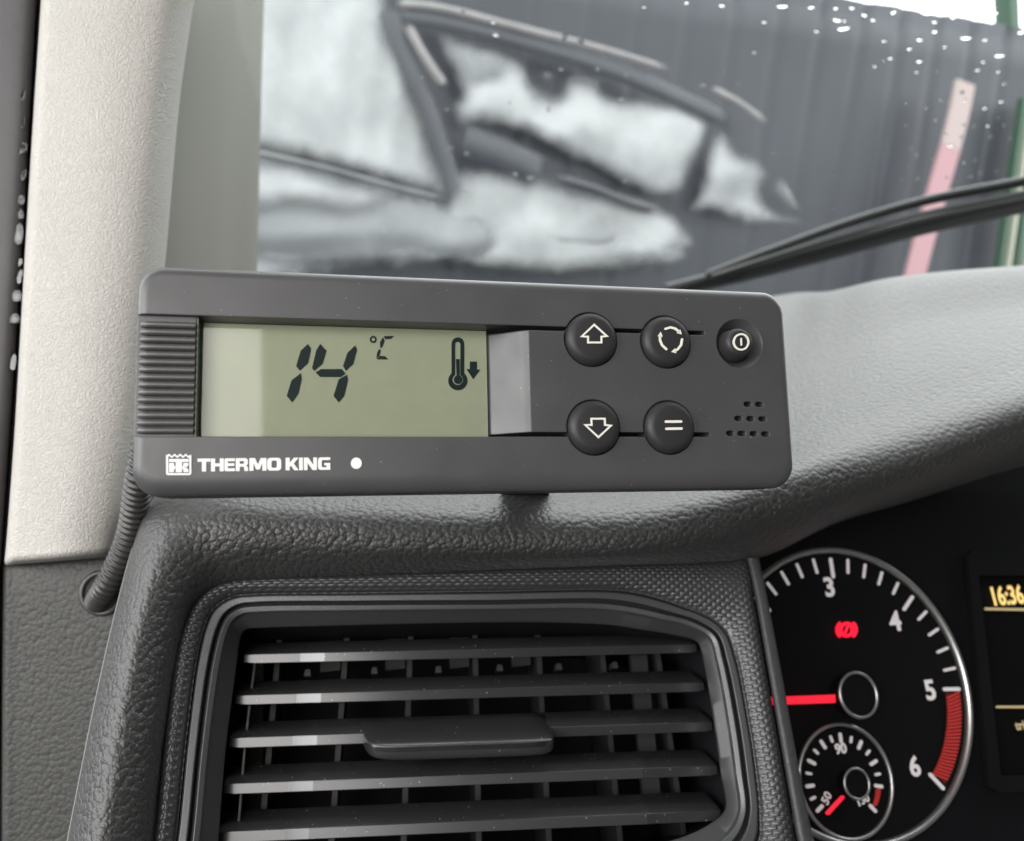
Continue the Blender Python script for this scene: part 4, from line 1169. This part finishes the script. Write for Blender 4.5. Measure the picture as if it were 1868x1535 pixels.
# maker's mark, lettering, dot
lg = lambda pts: [(285 + x / 23.35, 815 + y / 23.35) for x, y in pts]
wave = [(420 + 1075 * i / 40, 395 + 42 * math.cos(2 * math.pi * 4.5 * i / 40)) for i in range(41)]
frame_o = [(420, 360), (462, 360)] + [(x, y - 40) for x, y in wave[2:39]] + [(1453, 360), (1495, 360), (1495, 1150), (1420, 1215), (470, 1215), (420, 1170)]
frame_i = [(510, 470)] + [(x, y + 45) for x, y in wave[4:37]] + [(1410, 470), (1410, 1130), (510, 1130)]
lo = decal('emblem', DEV, [(lg(frame_o), [lg(frame_i)])], .0001, .00008, M['print'], dev)
for q in ([(545, 530), (1385, 530), (1385, 655), (1095, 655), (1095, 1090), (830, 1090), (830, 655), (545, 655)],
          [(545, 700), (755, 700), (755, 825), (812, 825), (812, 960), (755, 960), (755, 1090), (545, 1090)],
          [(1150, 700), (1380, 700), (1370, 790), (1310, 872), (1190, 878), (1190, 900), (1310, 905), (1370, 990), (1380, 1085), (1160, 1085), (1150, 960), (1113, 960), (1113, 825), (1150, 825)]):
    decal('emblem_piece', DEV, [(lg(q), [])], .0001, .00008, M['print'], lo)
# block capitals drawn in unit boxes (y up)
t_ = .27
GL = {
    'T': [([(0, 1), (1, 1), (1, .76), (.66, .76), (.66, 0), (.34, 0), (.34, .76), (0, .76)], [])],
    'H': [([(0, 0), (0, 1), (.31, 1), (.31, .62), (.69, .62), (.69, 1), (1, 1), (1, 0), (.69, 0), (.69, .38), (.31, .38), (.31, 0)], [])],
    'E': [([(.1, 0), (0, .1), (0, .9), (.1, 1), (1, 1), (1, .78), (.32, .78), (.32, .61), (.95, .61), (.95, .41), (.32, .41), (.32, .22), (1, .22), (1, 0)], [])],
    'R': [([(0, 0), (0, 1), (.82, 1), (.97, .88), (.97, .55), (.84, .42), (.97, .30), (1, 0), (.69, 0), (.67, .28), (.60, .34), (.31, .34), (.31, 0)], [[(.31, .56), (.31, .78), (.62, .78), (.67, .73), (.67, .61), (.62, .56)]])],
    'M': [([(0, 0), (0, 1), (.33, 1), (.5, .5), (.67, 1), (1, 1), (1, 0), (.76, 0), (.76, .62), (.60, .1), (.40, .1), (.24, .62), (.24, 0)], [])],
    'O': [([(.18, 0), (.05, .08), (0, .25), (0, .75), (.05, .92), (.18, 1), (.82, 1), (.95, .92), (1, .75), (1, .25), (.95, .08), (.82, 0)], [[(.31, .28), (.31, .72), (.38, .79), (.62, .79), (.69, .72), (.69, .28), (.62, .21), (.38, .21)]])],
    'K': [([(0, 0), (0, 1), (.31, 1), (.31, .60), (.64, 1), (1, 1), (.62, .54), (1, 0), (.66, 0), (.42, .36), (.31, .30), (.31, 0)], [])],
    'I': [([(0, 0), (0, 1), (1, 1), (1, 0)], [])],
    'N': [([(0, 0), (0, 1), (.34, 1), (.72, .42), (.72, 1), (1, 1), (1, 0), (.67, 0), (.28, .58), (.28, 0)], [])],
    'G': [([(.18, 0), (.05, .08), (0, .25), (0, .75), (.05, .92), (.18, 1), (1, 1), (1, .79), (.38, .79), (.31, .72), (.31, .28), (.38, .21), (.70, .21), (.70, .36), (.52, .36), (.52, .55), (1, .55), (1, 0)], [])]}
lets = [('T', 357, 463), ('H', 467, 570), ('E', 576, 660), ('R', 668, 768), ('M', 778, 916), ('O', 922, 1036), ('K', 1072, 1178), ('I', 1181, 1212), ('N', 1220, 1326), ('G', 1334, 1434)]
for ch, x0, x1 in lets:
    def mapc(q):
        x = x0 + (x1 - x0) * q[0]; f = (x - 357) / (1434 - 357)
        yt = 165 - 11 * f; yb = 270 - 15 * f
        return (280 + x / 4.448, 800 + (yb + (yt - yb) * q[1]) / 4.448)
    decal('letter', DEV, [([mapc(q) for q in o_], [[mapc(q) for q in h] for h in hs]) for o_, hs in GL[ch]], .0001, .00008, M['print'], dev)
decal('indicator_dot', DEV, [(circ(650, 845.5, 10, 28, 10.3), [])], .0001, .00010, M['print'], dev)

# mounting foot between controller and dashboard, widened and blackened to paint the shade there
fp_ = [P(958, 912, .303), P(958, 902, .296), P(957, 860, .262), P(950, 800, .242)]
V = []
for p, hw, hd in zip(fp_, (.0115, .0085, .0065, .0055), (.003, .003, .004, .004)):
    for x, y in rrect(-hw, hw, -hd, hd, min(hw, hd) * .6, 4): V.append(p + RT * x + FW * y)
n = len(V) // 4
mk('mounting_foot', V, grid_faces(4, n, True) + [tuple(range(n)), tuple(reversed(range(3 * n, 4 * n)))], M['dark_hole'], dev, smooth=50)
